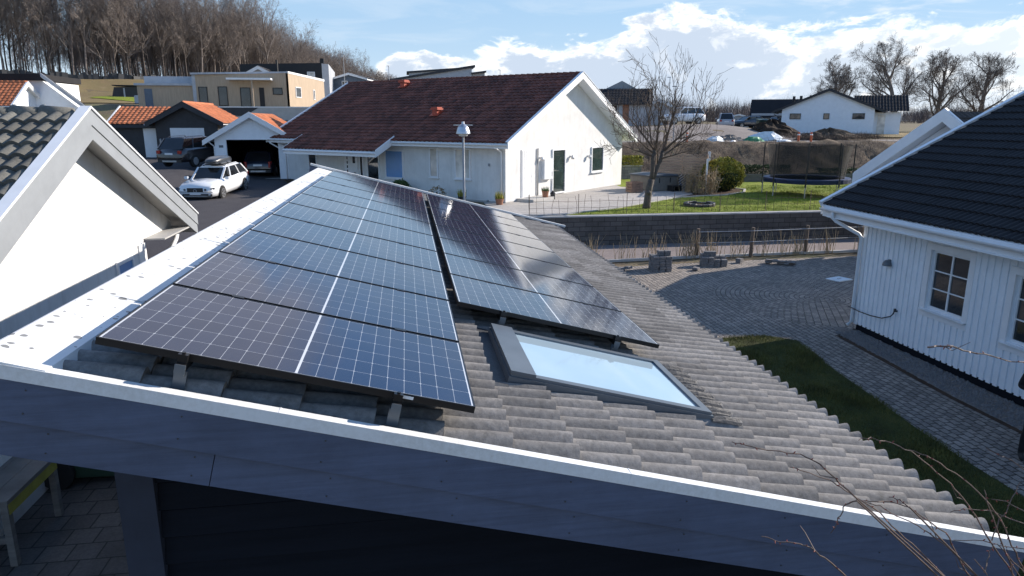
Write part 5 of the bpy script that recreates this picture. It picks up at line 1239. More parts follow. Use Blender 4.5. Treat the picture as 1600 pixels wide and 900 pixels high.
    MB().box((h-.03, -.26, .36), (h+.03, .26, .47)).build('front_plate', 'plate_white', t)
    MB().box((-h-.02, -.26, st[1][2]*k*.72), (-h+.03, .26, st[1][2]*k*.72+.11)).build('rear_plate', 'plate_white', t)
    MB().box((-h-.02, -Wc*.40, .30), (-h+.06, Wc*.40, .46)).build('rear_bumper', 'black_plastic', t)
    MB().box((-h-.026, -Wc*.24, .33), (-h-.0205, Wc*.24, .42)).build('bumper_trim', 'galvanised', t)
    return t
wc = car('estate_car', 'white estate car parked in front of the open garage with a roof box', (-9.95, 39.2, 1.70), R(-72), 4.75, 1.86, 1.45, 'white_car_paint', 'estate')
wc.rotation_euler = (0, R(3), R(-99)); wc.location = (-9.55, 37.4, H(-9.55, 37.4)-.02)
rbx = thing('roof_box', 'long dark roof box on the white estate car', 'roof box', (-9.48, 37.9, H(-9.55, 37.4)+1.49), R(-99)); m = MB(); v, f = [], []
for x, w, z0, z1 in ((-1.0, .22, .1, .24), (-.92, .34, .04, .34), (-.5, .40, .02, .40), (.3, .40, .02, .38), (.8, .32, .05, .28), (1.02, .18, .12, .20)):
    for y, z in ((-w, (z0+z1)/2), (-w*.85, z1-.02), (-w*.5, z1), (w*.5, z1), (w*.85, z1-.02), (w, (z0+z1)/2), (w*.85, z0), (-w*.85, z0)): v.append((x, y, z))
for i in range(5):
    for j in range(8): f.append((i*8+j, i*8+(j+1)%8, i*8+8+(j+1)%8, i*8+8+j))
f += [tuple(reversed(range(8))), tuple(range(40, 48))]
M('roof_box_shell', (.045, .05, .058), .35, .1, 4, coat=.5)
obj('shell', v, f, 'roof_box_shell', rbx, smooth=True); MB().box((-.5, -.45, -.03), (-.42, .45, .03)).box((.42, -.45, -.03), (.5, .45, .03)).build('cross_bar', 'black_steel', rbx)
suv = car('suv', 'dark brown sport utility car seen from behind at the charcoal garage', (-12.6, 45.6, 2.5), R(62), 4.8, 1.95, 1.68, 'dark_car_paint', 'suv'); suv.rotation_euler = (0, R(-1.5), R(68))
car('garaged_car', 'dark car parked inside the open white garage, tail outwards', (-9.0, 47.4, 1.70), R(90), 4.6, 1.85, 1.55, 'navy_car_paint', 'estate')
car('people_carrier', 'silver people carrier seen from behind on the far gravel road', (38.6, 82.8, 4.1), R(70), 4.4, 1.9, 1.85, 'silver_car_paint', 'suv', 'cars on the far plots')
car('parked_car', 'white car half hidden behind the bare tree at the far road', (28.2, 70.6, 4.72), R(190), 4.6, 1.9, 1.7, 'white_car_paint', 'suv', 'cars on the far plots')
car('parked_car', 'pale blue grey estate car beside the white bungalow wall', (44.0, 80.2, 4.0), R(195), 4.6, 1.85, 1.55, 'silver_car_paint', 'estate', 'cars on the far plots')
car('parked_car', 'darker car left of the pale estate near the dirt heap', (43.5, 87.0, 4.15), R(190), 4.5, 1.8, 1.5, 'navy_car_paint', 'estate', 'cars on the far plots')

# ------------------------------------------------------------------ building-site clutter beyond the bank
def heap(name, label, cat, cx, cy, rx, ry, h, mat, seed, ns=26, rough=.25):
    rr = random.Random(seed); v, f = [], []; z0 = H(cx, cy)
    for j in range(9):
        q = j/8
        for i in range(ns):
            a = 2*math.pi*i/ns; k = 1+rr.uniform(-rough, rough)*.5
            v.append((rx*q*k*math.cos(a), ry*q*k*math.sin(a), h*(1-q**1.6)*(1+rr.uniform(-rough, rough)) - .15*q))
    for j in range(8):
        for i in range(ns): f.append((j*ns+i, j*ns+(i+1)%ns, (j+1)*ns+(i+1)%ns, (j+1)*ns+i))
    t = obj(name, v, f, mat); t.location = (cx, cy, z0-.1); return tag(t, label, cat)
ground_mat('dark_soil', [(.3, (.025, .018, .014)), (.7, (.06, .042, .03))], 1.4, 10, .95, 1., .5)
heap('soil_heap', 'dark heap of soil beside the parked cars on the far plot', 'soil heap', 36.0, 66.5, 3.0, 2.2, 1.25, 'dark_soil', 1)
heap('brush_heap', 'long brown brushy heap in front of the white bungalow', 'brush heap', 38.4, 60.5, 4.4, 1.8, 1.05, 'bank_soil', 2)
heap('rubble_heap', 'low heap of grey rubble and sheets on the far plot', 'rubble heap', 28.0, 59.0, 2.6, 1.2, .55, 'gravel_mat', 3)
for k, (x, y, a, s, l_, mt_) in enumerate(((25.9, 57.2, .4, (.9, .5, .45), 'crumpled white sheet at the left end of the rubble heap', 'white_tarp'), (31.2, 58.6, -.2, (1.6, .8, .75), 'big pale blue tarpaulin bundle right of the rubble heap', 'white_tarp'), (31.8, 56.6, .3, (.9, .5, .2), 'small pale sheet lying in front of the big tarpaulin bundle', 'white_tarp'), (29.2, 57.0, .1, (1.1, .5, .4), 'tangle of green netting in front of the rubble heap', 'green_plastic'), (27.2, 56.5, .6, (.45, .16, .14), 'white plastic tube lying before the rubble heap', 'white_paint'), (28.4, 56.9, -.4, (.4, .2, .1), 'short white board near the green netting', 'white_paint'))):
    rr = random.Random(k+30); m = MB(); vs = []
    for j in range(5):
        q = j/4
        for i in range(10):
            an = 2*math.pi*i/10; kk = (1-.6*q**2)*(1+rr.uniform(-.18, .18)); vs.append((s[0]*kk*math.cos(an), s[1]*kk*math.sin(an), s[2]*q*(1+rr.uniform(-.15, .15))))
    m.add(vs, [(j*10+i, j*10+(i+1) % 10, j*10+10+(i+1) % 10, j*10+10+i) for j in range(4) for i in range(10)]+[tuple(40+i for i in range(10))])
    o = m.build('tarpaulin' if mt_ == 'white_tarp' else 'site_litter', mt_); o.location = (x, y, H(x, y)+.02); o.rotation_euler = (0, 0, a); tag(o, l_, 'tarpaulin' if mt_ == 'white_tarp' else 'building litter')
for k, (x, y, l_) in enumerate(((32.7, 55.9, 'left of two orange and white barrier posts behind the trampoline'), (33.9, 56.0, 'right of two orange and white barrier posts behind the trampoline'), (22.8, 55.8, 'lone orange marker post on the bank top right of the bare tree'))):
    t = thing('barrier_post', l_, 'barrier post', (x, y, H(x, y)), 0, 'barrier posts on the bank top'); MB().tube([(0, 0, 0), (0, 0, .85)], [.10, .08], 8).build('post', 'orange_plastic', t); MB().lathe([(.115, .6), (.11, .7)], n=10).build('band', 'white_paint', t)
bn = thing('wheeled_bin', 'dark green bins standing beside the silver people carrier', 'bin', (40.8, 78.5, 3.95)); MB().box((0, 0, .1), (1.2, .8, 1.15)).build('body', 'green_bin', bn, bevel=.05); MB().prism([(-.04, -.05, 1.16), (1.24, -.05, 1.16), (1.24, .85, 1.3), (-.04, .85, 1.3)], (0, 0, .06)).build('lid', 'green_bin', bn)
for k, (x, y, h_, l_) in enumerate(((22.8, 58.8, 4.5, 'thin pale street pole seen through the bare tree crown'), (29.5, 78, 5.2, 'pale street pole by the far road left of the people carrier'), (14.3, 108, 6.4, 'thin lamp pole right of the mono pitch house'), (-7.6, 97, 6.3, 'thin pole behind the blue grey house'), (-2.0, 104, 5.6, 'farther thin pole right of the blue grey house'))):
    t = thing('street_pole', l_, 'street pole', (x, y, H(x, y)), 0, 'thin street poles in the distance'); MB().tube([(0, 0, -.2), (0, 0, h_)], [.055, .04], 6).build('post', 'grey_paint', t); MB().box((-.3, -.06, h_), (.06, .06, h_+.07)).build('lamp_head', 'grey_paint', t)
cm = thing('log_shed', 'low dark shed with a sloping front at the foot of the wooded hill', 'shed', (-39.5, 113, H(-39.5, 113)), R(10)); MB().prism([(-2.6, 0, -.3), (2.4, 0, -.3), (1.9, 0, 1.7), (-2.1, 0, 1.5)], (0, 3, 0)).build('wall', 'charcoal_boards', cm); MB().box((-2.3, -.3, 1.71), (2.1, 3.2, 1.82)).build('roof', 'black_boards', cm)
MB().box((-.9, -.12, -.2), (-.7, -.01, 1.4)).build('post', 'pale_grey_boards', cm)
ct = thing('water_tank', 'low grey round tank on the grass left of the beige house wing', 'tank', (-27.0, 82, H(-27, 82))); MB().lathe([(1.3, -.2), (1.3, .85), (1.22, .9), (1.2, .8)], n=20).build('shell', 'pale_grey_boards', ct)
hh = thing('dry_stone_wall', 'dark mossy stone wall along the foot of the beech wood', 'wall', (0, 0, 0)); m = MB(); rr = random.Random(6)
pts = [(-100, 124), (-84, 128), (-66, 132.5), (-57, 137), (-48.5, 140.5), (-40, 150), (-31, 161)]
for (xa, ya), (xb, yb) in zip(pts, pts[1:]):
    for k in range(12):
        a, b = k/12, (k+1)/12; pa, pb = (xa+(xb-xa)*a, ya+(yb-ya)*a), (xa+(xb-xa)*b, ya+(yb-ya)*b); za, zb = H(*pa), H(*pb); m.bar((pa[0], pa[1]+rr.uniform(-.3, .3), za+.3), (*pb, zb+.3+rr.uniform(-.25, .25)), 1.0, 1.2+rr.uniform(-.5, .5))
m.build('stones', 'dark_lead', hh)

# ------------------------------------------------------------------ trees
def grow(seed, height, r0, spread, levels, kids_, twig_r, lean=0., clear=.35, upright=.5, wob=.12, sides=(7, 5, 3, 3, 3), fork=None, len_f=.62, wob0=None, top=.5, rf=.62):
    """branching skeleton as tapered tubes: returns trunk and crown mesh builders"""
    rr = random.Random(seed); tr_, cr_ = MB(), MB()
    def branch(p, d, L, r, lv):
        nseg = 5 if lv < 2 else 3; pts, rs = [p], [r]; q = p.copy(); dd = d.copy()
        rend = r*(.30 if lv else .35) if lv < levels else twig_r*.7
        for i in range(nseg):
            wb_ = wob if (lv or wob0 is None) else wob0
            dd = (dd + V((rr.gauss(0, wb_), rr.gauss(0, wb_), rr.gauss(0, wb_*.5)+ (upright*.12 if lv else 0)))).normalized()
            q = q+dd*(L/nseg); pts.append(q.copy()); rs.append(max(twig_r*.6, r+(rend-r)*(i+1)/nseg))
        (tr_ if lv == 0 else cr_).tube(pts, rs, sides[min(lv, 4)], cap=(lv < 2))
        if lv >= levels: return
        nk = kids_[lv]
        for k in range(nk):
            t = (clear + (1-clear)*(k+rr.random())/nk) if lv == 0 else (.22+.78*(k+rr.random())/nk)
            i = min(nseg-1, int(t*nseg)); fr = t*nseg-i; b = pts[i].lerp(pts[i+1], fr); dr = (pts[i+1]-pts[i]).normalized()
            a = rr.uniform(0, 6.283); sd = dr.cross(V((math.cos(a), math.sin(a), .3))).normalized()
            ang = spread*rr.uniform(.7, 1.25)*(1.1 if lv else 1)
            nd = (dr*math.cos(ang)+sd*math.sin(ang)); nd.z += upright*.35*rr.random(); nd.normalize()
            rl = rs[i]*(1-fr)+rs[i+1]*fr
            branch(b, nd, L*len_f*rr.uniform(.7, 1.15)*(1.15-top*t if lv == 0 else 1.1-.45*t), max(twig_r, rl*rf), lv+1)
    branch(V((0, 0, -.15)), V((lean, 0, 1)).normalized(), height, r0, 0)
    return tr_, cr_
def tree_thing(name, label, cat, loc, parts, mats, group=None, rz=0, sc=1):
    t = thing(name, label, cat, loc, rz, group); t.scale = (sc, sc, sc)
    for (nm, mb), mt_ in zip(parts, mats):
        obj(nm, mb.v, mb.f, mt_, t, smooth=False)
    return t
# beech wood on the hill: one object per tree
variants = []
for k in range(6):
    a, b = grow(100+k, 13.0+k*.5, .115+.014*k, .72, 4, (19, 9, 6, 5), .010, clear=.24+.07*(k % 3), upright=.5, wob=(.09 if k % 2 else .13), sides=(5, 3, 3, 3, 3), len_f=.44, wob0=.04, top=.22, rf=.55)
    variants.append((a, b))
vm = []
for k, (a, b) in enumerate(variants):
    ma = D.meshes.new('beech_trunk'); ma.from_pydata(a.v, [], a.f); ma.materials.append(MATS['forest_bark' if k % 3 == 1 else 'forest_bark_dark'])
    mb_ = D.meshes.new('beech_crown'); mb_.from_pydata(b.v, [], b.f); mb_.materials.append(MATS['forest_bark']); vm.append((ma, mb_))
rr = random.Random(21)
edge = [(-108, 124), (-84, 130), (-66, 135), (-57, 139), (-48.7, 143), (-40, 153), (-31, 165), (-27, 195), (-24, 229), (-17, 262), (-10, 292), (-2, 325)]
cand = []
seglen = [math.dist(a, b) for a, b in zip(edge, edge[1:])]; tot = sum(seglen)
def along(t):
    for (a, b), l_ in zip(zip(edge, edge[1:]), seglen):
        if t <= l_: return a[0]+(b[0]-a[0])*t/l_, a[1]+(b[1]-a[1])*t/l_, (b[0]-a[0])/l_, (b[1]-a[1])/l_
        t -= l_
    return edge[-1][0], edge[-1][1], 0, 1
for row, (off, stp) in enumerate(((0, 2.3), (3.5, 2.7), (8, 3.4), (14, 4.6), (20, 6))):
    t = rr.uniform(0, 2)
    while t < tot:
        x, y, tx, ty = along(t); x, y = x-ty*(off+rr.uniform(-1.5, 1.5)), y+tx*(off+rr.uniform(-1.5, 1.5)); cand.append((x, y, row)); t += stp*rr.uniform(.7, 1.3)
cand.sort(key=lambda p: p[0]**2+p[1]**2)
def far_side(x, y): return 'on the far shoulder of the wooded hill' if y > 190 else 'in the middle of the hillside wood' if x > -45 else 'at the left end of the hillside wood'
for k, (x, y, row) in enumerate(cand[:290]):
    ma, mb_ = vm[rr.randrange(6)]; e = D.objects.new('beech_tree', None); col.objects.link(e); e.location = (x, y, H(x, y)-.1); e.rotation_euler = (0, 0, rr.uniform(0, 6.28)); s = rr.uniform(.80, 1.12)*(1.10 if x < -45 else 1.0 if y < 170 else .82); e.scale = (s, s, s*rr.uniform(.95, 1.08))
    tag(e, 'bare brown beech tree '+far_side(x, y), 'tree', 'bare beeches '+far_side(x, y))
    for nm, me in (('trunk', ma), ('crown', mb_)):
        o = D.objects.new(nm, me); col.objects.link(o); o.parent = e
wood = cand[290:]
bv, bf = [], []
for k in range(520):
    t = rr.uniform(78, tot); x, y, tx, ty = along(t); off = rr.uniform(16, 60); x, y = x-ty*off, y+tx*off; wood.append((x, y, 9))
a_, b_ = grow(140, 11.5, .14, .72, 3, (13, 7, 4), .024, clear=.34, upright=.5, wob=.11, sides=(4, 3, 3, 3), len_f=.44, wob0=.04, top=.22)
pv = np.array(a_.v+b_.v); k0 = len(a_.v); pf_ = [tuple(f) for f in a_.f]+[tuple(i+k0 for i in f) for f in b_.f]
allv, allf = [], []; off = 0
for x, y, row in wood:
    c, s = math.cos(rr.uniform(0, 6.28)), 0; c = rr.uniform(-1, 1); s = math.sqrt(1-c*c); sc_ = rr.uniform(.85, 1.1)*(1 if y < 180 else .88)
    q = pv@np.array([[c, s, 0], [-s, c, 0], [0, 0, 1]])*sc_ + np.array([x, y, H(x, y)-.1]); allv.append(q); allf += [tuple(i+off for i in f) for f in pf_]; off += len(pv)
uv_, uf_ = [], []
for k in range(900):
    t = rr.uniform(0, tot); x, y, tx, ty = along(t); o2 = rr.uniform(1, 12); x, y = x-ty*o2, y+tx*o2; z = H(x, y)
    for q in range(9):
        b = V((x+rr.gauss(0, .6), y+rr.gauss(0, .6), z)); d_ = V((rr.gauss(0, .4), rr.gauss(0, .4), 1))*rr.uniform(.6, 2.6); w_ = V((rr.uniform(-1, 1), rr.uniform(-1, 1), 0))*.03; i = len(uv_); uv_ += [tuple(b-w_), tuple(b+w_), tuple(b+d_)]; uf_.append((i, i+1, i+2))
stuff(obj('undergrowth', uv_, uf_, 'forest_bark_dark'), 'leafless undergrowth along the edge of the wood', 'undergrowth')
stuff(obj('woodland', np.concatenate(allv).tolist(), allf, 'forest_bark'), 'brown mass of bare trees deeper in the hillside wood', 'woodland')
# undergrowth twigs at the edge of the wood, and the far tree line along the horizon
v, f = [], []; rr = random.Random(44)
def twigcloud(x, y, z, w, h, n, r):
    for _ in range(n):
        b = V((x+rr.gauss(0, w), y+rr.gauss(0, w), z+rr.random()*h*.5)); d = V((rr.gauss(0, .35), rr.gauss(0, .35), 1)).normalized()*h*rr.uniform(.3, .6); s = V((rr.uniform(-1, 1), rr.uniform(-1, 1), 0)).normalized()*r
        i = len(v); v.extend([tuple(b-s), tuple(b+s), tuple(b+d)]); f.append((i, i+1, i+2))
for k in range(420):
    x = rr.uniform(30, 330); t = (x-30)/300; y = 230+rr.uniform(0, 60) if x < 150 else 260+rr.uniform(0, 80)
    twigcloud(x, y, H(x, y), 1.7, rr.uniform(5, 11.5), 110, .055)
M('far_twigs', (.13, .105, .10), .9, .3, .2)
stuff(obj('distant_treeline', v, f, 'far_twigs'), 'hazy brown band of far trees along the horizon', 'treeline')
# four oaks behind the far white bungalow
for k, (x, y, h_, sd, l_, sc_) in enumerate(((60.3, 92.5, 7.0, 61, 'leftmost and smallest bare oak behind the bungalow roof', 1.1), (65.4, 88.4, 8.4, 63, 'tallest bare oak with broad crown right behind the bungalow', 1.12), (71.5, 88.5, 8.0, 64, 'bare oak with a bent trunk second from the right of its row', 1.08), (76.5, 86.5, 7.4, 67, 'rightmost bare oak of the row beyond the bungalow', 1.12))):
    a, b = grow(sd, h_, .36, .78, 4, (14, 9, 8, 7), .010, clear=.20, upright=.45, wob=.12, sides=(7, 5, 3, 3, 3), len_f=.58, rf=.50)
    tree_thing('oak_tree', l_, 'tree', (x, y, H(x, y)-.2), (('trunk', a), ('crown', b)), ('oak_bark', 'oak_bark'), 'bare oaks beyond the bungalow', k*1.1, sc_)
# the bare apple tree in the garden
at = thing('apple_tree', 'bare forked fruit tree with upright shoots on the sunny lawn edge', 'tree', (10.59, 30.15, 1.25), 0)
rr = random.Random(12)
tk = MB(); cwn = MB()
tk.tube([(0, 0, -.1), (.03, 0, .25), (.1, .02, .9), (.2, .05, 1.3)], [.20, .165, .15, .15], 10)
tk.tube([(.18, .04, 1.2), (.22, 0, 1.7), (.18, -.05, 2.2), (.26, -.05, 2.6)], [.115, .095, .09, .085], 8); tk.tube([(.2, .05, 1.2), (.42, .1, 1.7), (.62, .15, 2.15), (.72, .15, 2.55)], [.125, .105, .095, .09], 8)
tk.lathe([(.03, -.1), (.11, -.05), (.12, .03), (.04, .1)], (.05, -.10, .72), 8)
def shoot(p, d, L, r, lv, up):
    n = 5; pts, rs = [V(p)], [r]; q = V(p); dd = V(d).normalized()
    for i in range(n):
        dd = (dd+V((rr.gauss(0, .10), rr.gauss(0, .10), up*.10+rr.gauss(0, .05)))).normalized(); q = q+dd*L/n; pts.append(q.copy()); rs.append(max(.0055, r*(1-.76*(i+1)/n)))
    cwn.tube(pts, rs, 6 if lv < 1 else 4, cap=False)
    if lv >= 3: return
    nk = (6, 5, 3)[lv]
    for k in range(nk):
        t = .25+.75*(k+rr.random())/nk; i = min(n-1, int(t*n)); b = pts[i].lerp(pts[i+1], t*n-i); a = rr.uniform(0, 6.28); dr = (pts[i+1]-pts[i]).normalized(); sd = dr.cross(V((math.cos(a), math.sin(a), .2))).normalized(); ang = rr.uniform(.45, 1.0)
        shoot(b, dr*math.cos(ang)+sd*math.sin(ang)+V((0, 0, .25)), L*rr.uniform(.42, .72), max(.008, rs[i]*.6), lv+1, up)
for p, d, L, r in (((.26, -.05, 2.55), (-.55, -.1, .8), 2.7, .062), ((.26, -.05, 2.5), (.05, -.3, 1), 3.1, .07), ((.22, -.05, 2.3), (-1.2, .1, .35), 2.3, .05), ((.24, 0, 2.6), (-.2, .5, .8), 2.6, .055), ((.72, .15, 2.5), (.2, .1, 1), 3.3, .075), ((.72, .15, 2.5), (.75, -.2, .8), 3.0, .065), ((.66, .15, 2.3), (1.2, .2, .6), 2.4, .055), ((.7, .15, 2.5), (.3, .7, .8), 2.7, .055), ((.45, .1, 2.0), (-.3, -.7, .5), 1.6, .035), ((.3, 0, 2.4), (-.9, -.35, .55), 2.5, .048), ((.6, .1, 2.2), (.9, -.5, .3), 1.9, .04)): shoot(p, d, L*.80, r*.9, 0, .55)
tk.build('trunk', 'apple_bark', at, smooth=True, fix=False); cwn.build('crown', 'twig_bark', at, fix=False)
# leafy shrubs and hedges built from many small leaves
def leafy(name, label, cat, loc, rx, ry, rz_, n, mats, seed, size=.05, box=False, rot=0, group=None, spray=0.):
    t = thing(name, label, cat, loc, rot, group); r = random.Random(seed); parts = [([], []) for _ in mats]
    for k in range(n):
        if box: p = V((r.uniform(-1, 1)*rx, r.uniform(-1, 1)*ry, r.uniform(0, 1)*rz_*2)); 
        else:
            d = V((r.gauss(0, 1), r.gauss(0, 1), r.gauss(0, 1))).normalized(); q = r.uniform(.72, 1.0)+.10*math.sin(d.x*7+d.y*5)*math.cos(d.z*6); p = V((d.x*rx*q, d.y*ry*q, rz_+d.z*rz_*q))
            if p.z < 0: continue
        if box:
            f_ = r.randrange(3); 
            if f_ == 0: p.z = rz_*2*r.uniform(.88, 1.06)
            elif f_ == 1: p.y = -ry*r.uniform(.85, 1.08)
        w = V((r.gauss(0, 1), r.gauss(0, 1), r.gauss(0, 1))).normalized()*size*r.uniform(.5, 1); l = V((r.gauss(0, 1), r.gauss(0, 1), r.gauss(0, 1)+spray)).normalized()*size*r.uniform(1, 2.2)
        g = 0 if len(mats) == 1 else (1 if r.random() < (.85 if p.z > rz_*1.15 or p.x > rx*.4 else .3) else 0)
        v_, f__ = parts[g]; i = len(v_); v_ += [tuple(p-w), tuple(p+w), tuple(p+l)]; f__.append((i, i+1, i+2))
    for (v_, f__), m_, nm in zip(parts, mats, ('foliage', 'tips')): obj(nm, v_, f__, m_, t)
    if not box: MB().tube([(0, 0, -.1), (0, 0, rz_*1.2)], [.09, .03], 7).build('trunk', 'bark', t)
    return t
leafy('conifer_bush', 'rounded dark green and golden conifer bush right of the slatted screen', 'bush', (17.55, 37.5, 1.22), 1.2, 1.15, .92, 16000, ('conifer_dark', 'conifer_gold'), 1, .055, spray=1.2)
leafy('hedge', 'clipped dark hedge on the low block wall behind the patio', 'hedge', (13.2, 46.4, 2.1), 2.6, .4, .32, 7000, ('hedge_green', 'conifer_gold'), 2, .06, True)
leafy('hedge', 'clipped dark hedge between conifer bush and trampoline', 'hedge', (21.6, 43.6, 1.3), 3.2, .4, .46, 8000, ('hedge_green', 'conifer_dark'), 3, .06, True, R(-6))
leafy('hedge', 'clipped dark hedge right of the trampoline', 'hedge', (30.5, 42.4, 1.3), 4, .4, .36, 6000, ('hedge_green', 'conifer_dark'), 4, .06, True, R(-6))
leafy('garden_shrub', 'leafy green shrub below the blue window at the far panel edge', 'shrub', (-.35, 36.7, 1.2), .5, .5, .48, 1500, ('plant_green',), 5, .06)
leafy('garden_shrub', 'sparse dry shrub below the white house windows', 'shrub', (1.45, 34.9, 1.2), .45, .4, .4, 260, ('dry_stalk',), 6, .06)
# climbing dry plants on the screen and dry stalks by the fence
v, f = [], []; rr = random.Random(9)
dv = MB()
for k in range(170):
    t = rr.random(); b = V((15.1+t*1.0, 36.6-t*1.3, 1.3))+V((rr.gauss(0, .18), rr.gauss(0, .18), 0)); p1 = b+V((rr.gauss(0, .15), rr.gauss(0, .15), rr.uniform(.3, .8))); p2 = p1+V((rr.gauss(0, .2), rr.gauss(0, .2), rr.uniform(.2, .8)))
    dv.tube([b, p1, p2], [.014, .010, .005], 3, cap=False)
    for q in range(5):
        c = p1.lerp(p2, rr.random()); i = len(dv.v); dv.add([c, c+V((rr.gauss(0, .06), rr.gauss(0, .06), .04)), c+V((rr.gauss(0, .06), rr.gauss(0, .06), -.03))], [(0, 1, 2)])
tag(dv.build('dry_climber', 'dry_stalk', fix=False), 'dry brown climber tangled on the return of the slatted screen', 'climber')
ds = MB(); rr = random.Random(15)
clumps = [rr.uniform(6.3, 24) for _ in range(46)]
for cx in clumps:
    for k in range(rr.randint(7, 16)):
        b = V((cx+rr.gauss(0, .18), 24.75+(cx-6)*.03+rr.gauss(0, .08), -.02)); h_ = rr.uniform(.5, 1.15); d = V((rr.gauss(0, .16), rr.gauss(0, .12), 1))
        ds.tube([b, b+d*h_*.5, b+d*h_+V((rr.gauss(0, .12), rr.gauss(0, .1), -.03))], [.011, .009, .005], 3, cap=False)
stuff(ds.build('dry_hedge_stalks', 'dry_stalk', fix=False), 'row of dry pale stalks growing along the fence by the road', 'dry stalks')
# rough weeds on the bank
v, f = [], []; rr = random.Random(18)
for k in range(1000):
    x, y = rr.uniform(11.5, 48), rr.choice((rr.uniform(46.5, 49), rr.uniform(46.5, 55))); twigcloud(x, y, H(x, y)-.02, .22, rr.uniform(.15, .5), 7, .016)
stuff(obj('bank_weeds', v, f, 'dry_stalk'), 'dry pale weeds growing over the dirt bank', 'weeds')
v, f = [], []
for k in range(300):
    x, y = rr.uniform(12, 46), rr.uniform(49, 52.6); twigcloud(x, y, H(x, y)-.05, .45, rr.uniform(.3, .9), 12, .012)
stuff(obj('bank_brush', v, f, 'twig_bark'), 'dark leafless brush on the dirt bank', 'brush')
for k in range(1): v, f = [], []
for k in range(700):
    x, y = rr.uniform(34, 43), rr.uniform(58.6, 62.2); twigcloud(x, y, H(x, y)+.2, .4, rr.uniform(.3, .75), 10, .012)
stuff(obj('brushwood', v, f, 'twig_bark'), 'fine leafless brush over the heap before the white bungalow', 'brush')
# grass blades
def blades(name, label, poly, n, hmin, hmax, mat, seed, flat):
    r = random.Random(seed); v_, f_ = [], []; xs = [p[0] for p in poly]; ys = [p[1] for p in poly]
    def inside(x, y):
        c = False; j = len(poly)-1
        for i in range(len(poly)):
            (xi, yi), (xj, yj) = poly[i], poly[j]
            if (yi > y) != (yj > y) and x < (xj-xi)*(y-yi)/(yj-yi)+xi: c = not c
            j = i
        return c
    while len(f_) < n:
        x, y = r.uniform(min(xs), max(xs)), r.uniform(min(ys), max(ys))
        if not inside(x, y): continue
        h_ = r.uniform(hmin, hmax)*(.55+.9*abs(math.sin(x*2.1+1.3*math.sin(y*1.7))*math.cos(y*1.4))); a = r.uniform(0, 6.28); w = h_*.09; dx, dy = r.gauss(0, .35)*h_, r.gauss(0, .35)*h_; i = len(v_)
        v_ += [(x-w*math.cos(a), y-w*math.sin(a), flat), (x+w*math.cos(a), y+w*math.sin(a), flat), (x+dx, y+dy, flat+h_)]; f_.append((i, i+1, i+2))
    stuff(obj(name, v_, f_, mat), label, 'grass')
M('grass_blade', (.21, .26, .035), .8, .35, 2); M('shaded_grass_blade', (.12, .115, .026), .8, .5, 1.6)  # the darker blades carry the strip's shade in their colour
blades('lawn_grass', 'short sunny grass on the raised lawn', [(6.5, 28.5), (30, 28.5), (30, 40), (18.9, 40), (18.8, 36.5), (15.5, 34.7), (13.3, 33.7), (9.4, 30.3)], 52000, .04, .09, 'grass_blade', 3, 1.262)
blades('strip_grass', 'short grass darkened to carry the shade of the strip below the eaves', [(4.5, 15.1), (7.3, 15.18), (8.5, 15.24), (9.1, 14.7), (8.8, 13.1), (8.64, 11.3), (8.47, 10), (8.39, 8.9), (8.32, 6.5), (8.22, 2.5), (4.5, 2.5)], 100000, .03, .075, 'shaded_grass_blade', 4, .012)
# pebbles of the gravel strip
pm = MB(); rr = random.Random(31)
for k in range(3200):
    y = rr.uniform(5, 15.2); x = rr.uniform(10.12+max(0, y-11)*.05, 10.97); s = rr.uniform(.018, .045); a = rr.uniform(0, 3.14); c, q = math.cos(a)*s, math.sin(a)*s
    pm.add([(x-c, y-q, .01), (x+q, y-c, .01), (x+c, y+q, .01), (x-q, y+c, .01), (x, y, .01+s*.9)], [(0, 1, 4), (1, 2, 4), (2, 3, 4), (3, 0, 4)])
stuff(pm.build('pebbles', 'sett_mat', fix=False), 'grey pebbles along the foot of the white boarded wall', 'pebbles')
# moss and dry leaves in the gutter of the solar roof
gm = MB(); rr = random.Random(77)
for k in range(900):
    p = rp(UE-.01, rr.uniform(.9, 12), -.31)+V((rr.gauss(0, .03), 0, rr.random()*.09)); a = V((rr.gauss(0, .03), rr.gauss(0, .03), rr.random()*.07)); gm.add([p, p+a, p+V((rr.gauss(0, .02), rr.gauss(0, .03), .03))], [(0, 1, 2)])
stuff(gm.build('gutter_leaves', 'dry_stalk', fix=False), 'dry leaves and moss lying in the eaves gutter', 'leaf litter')

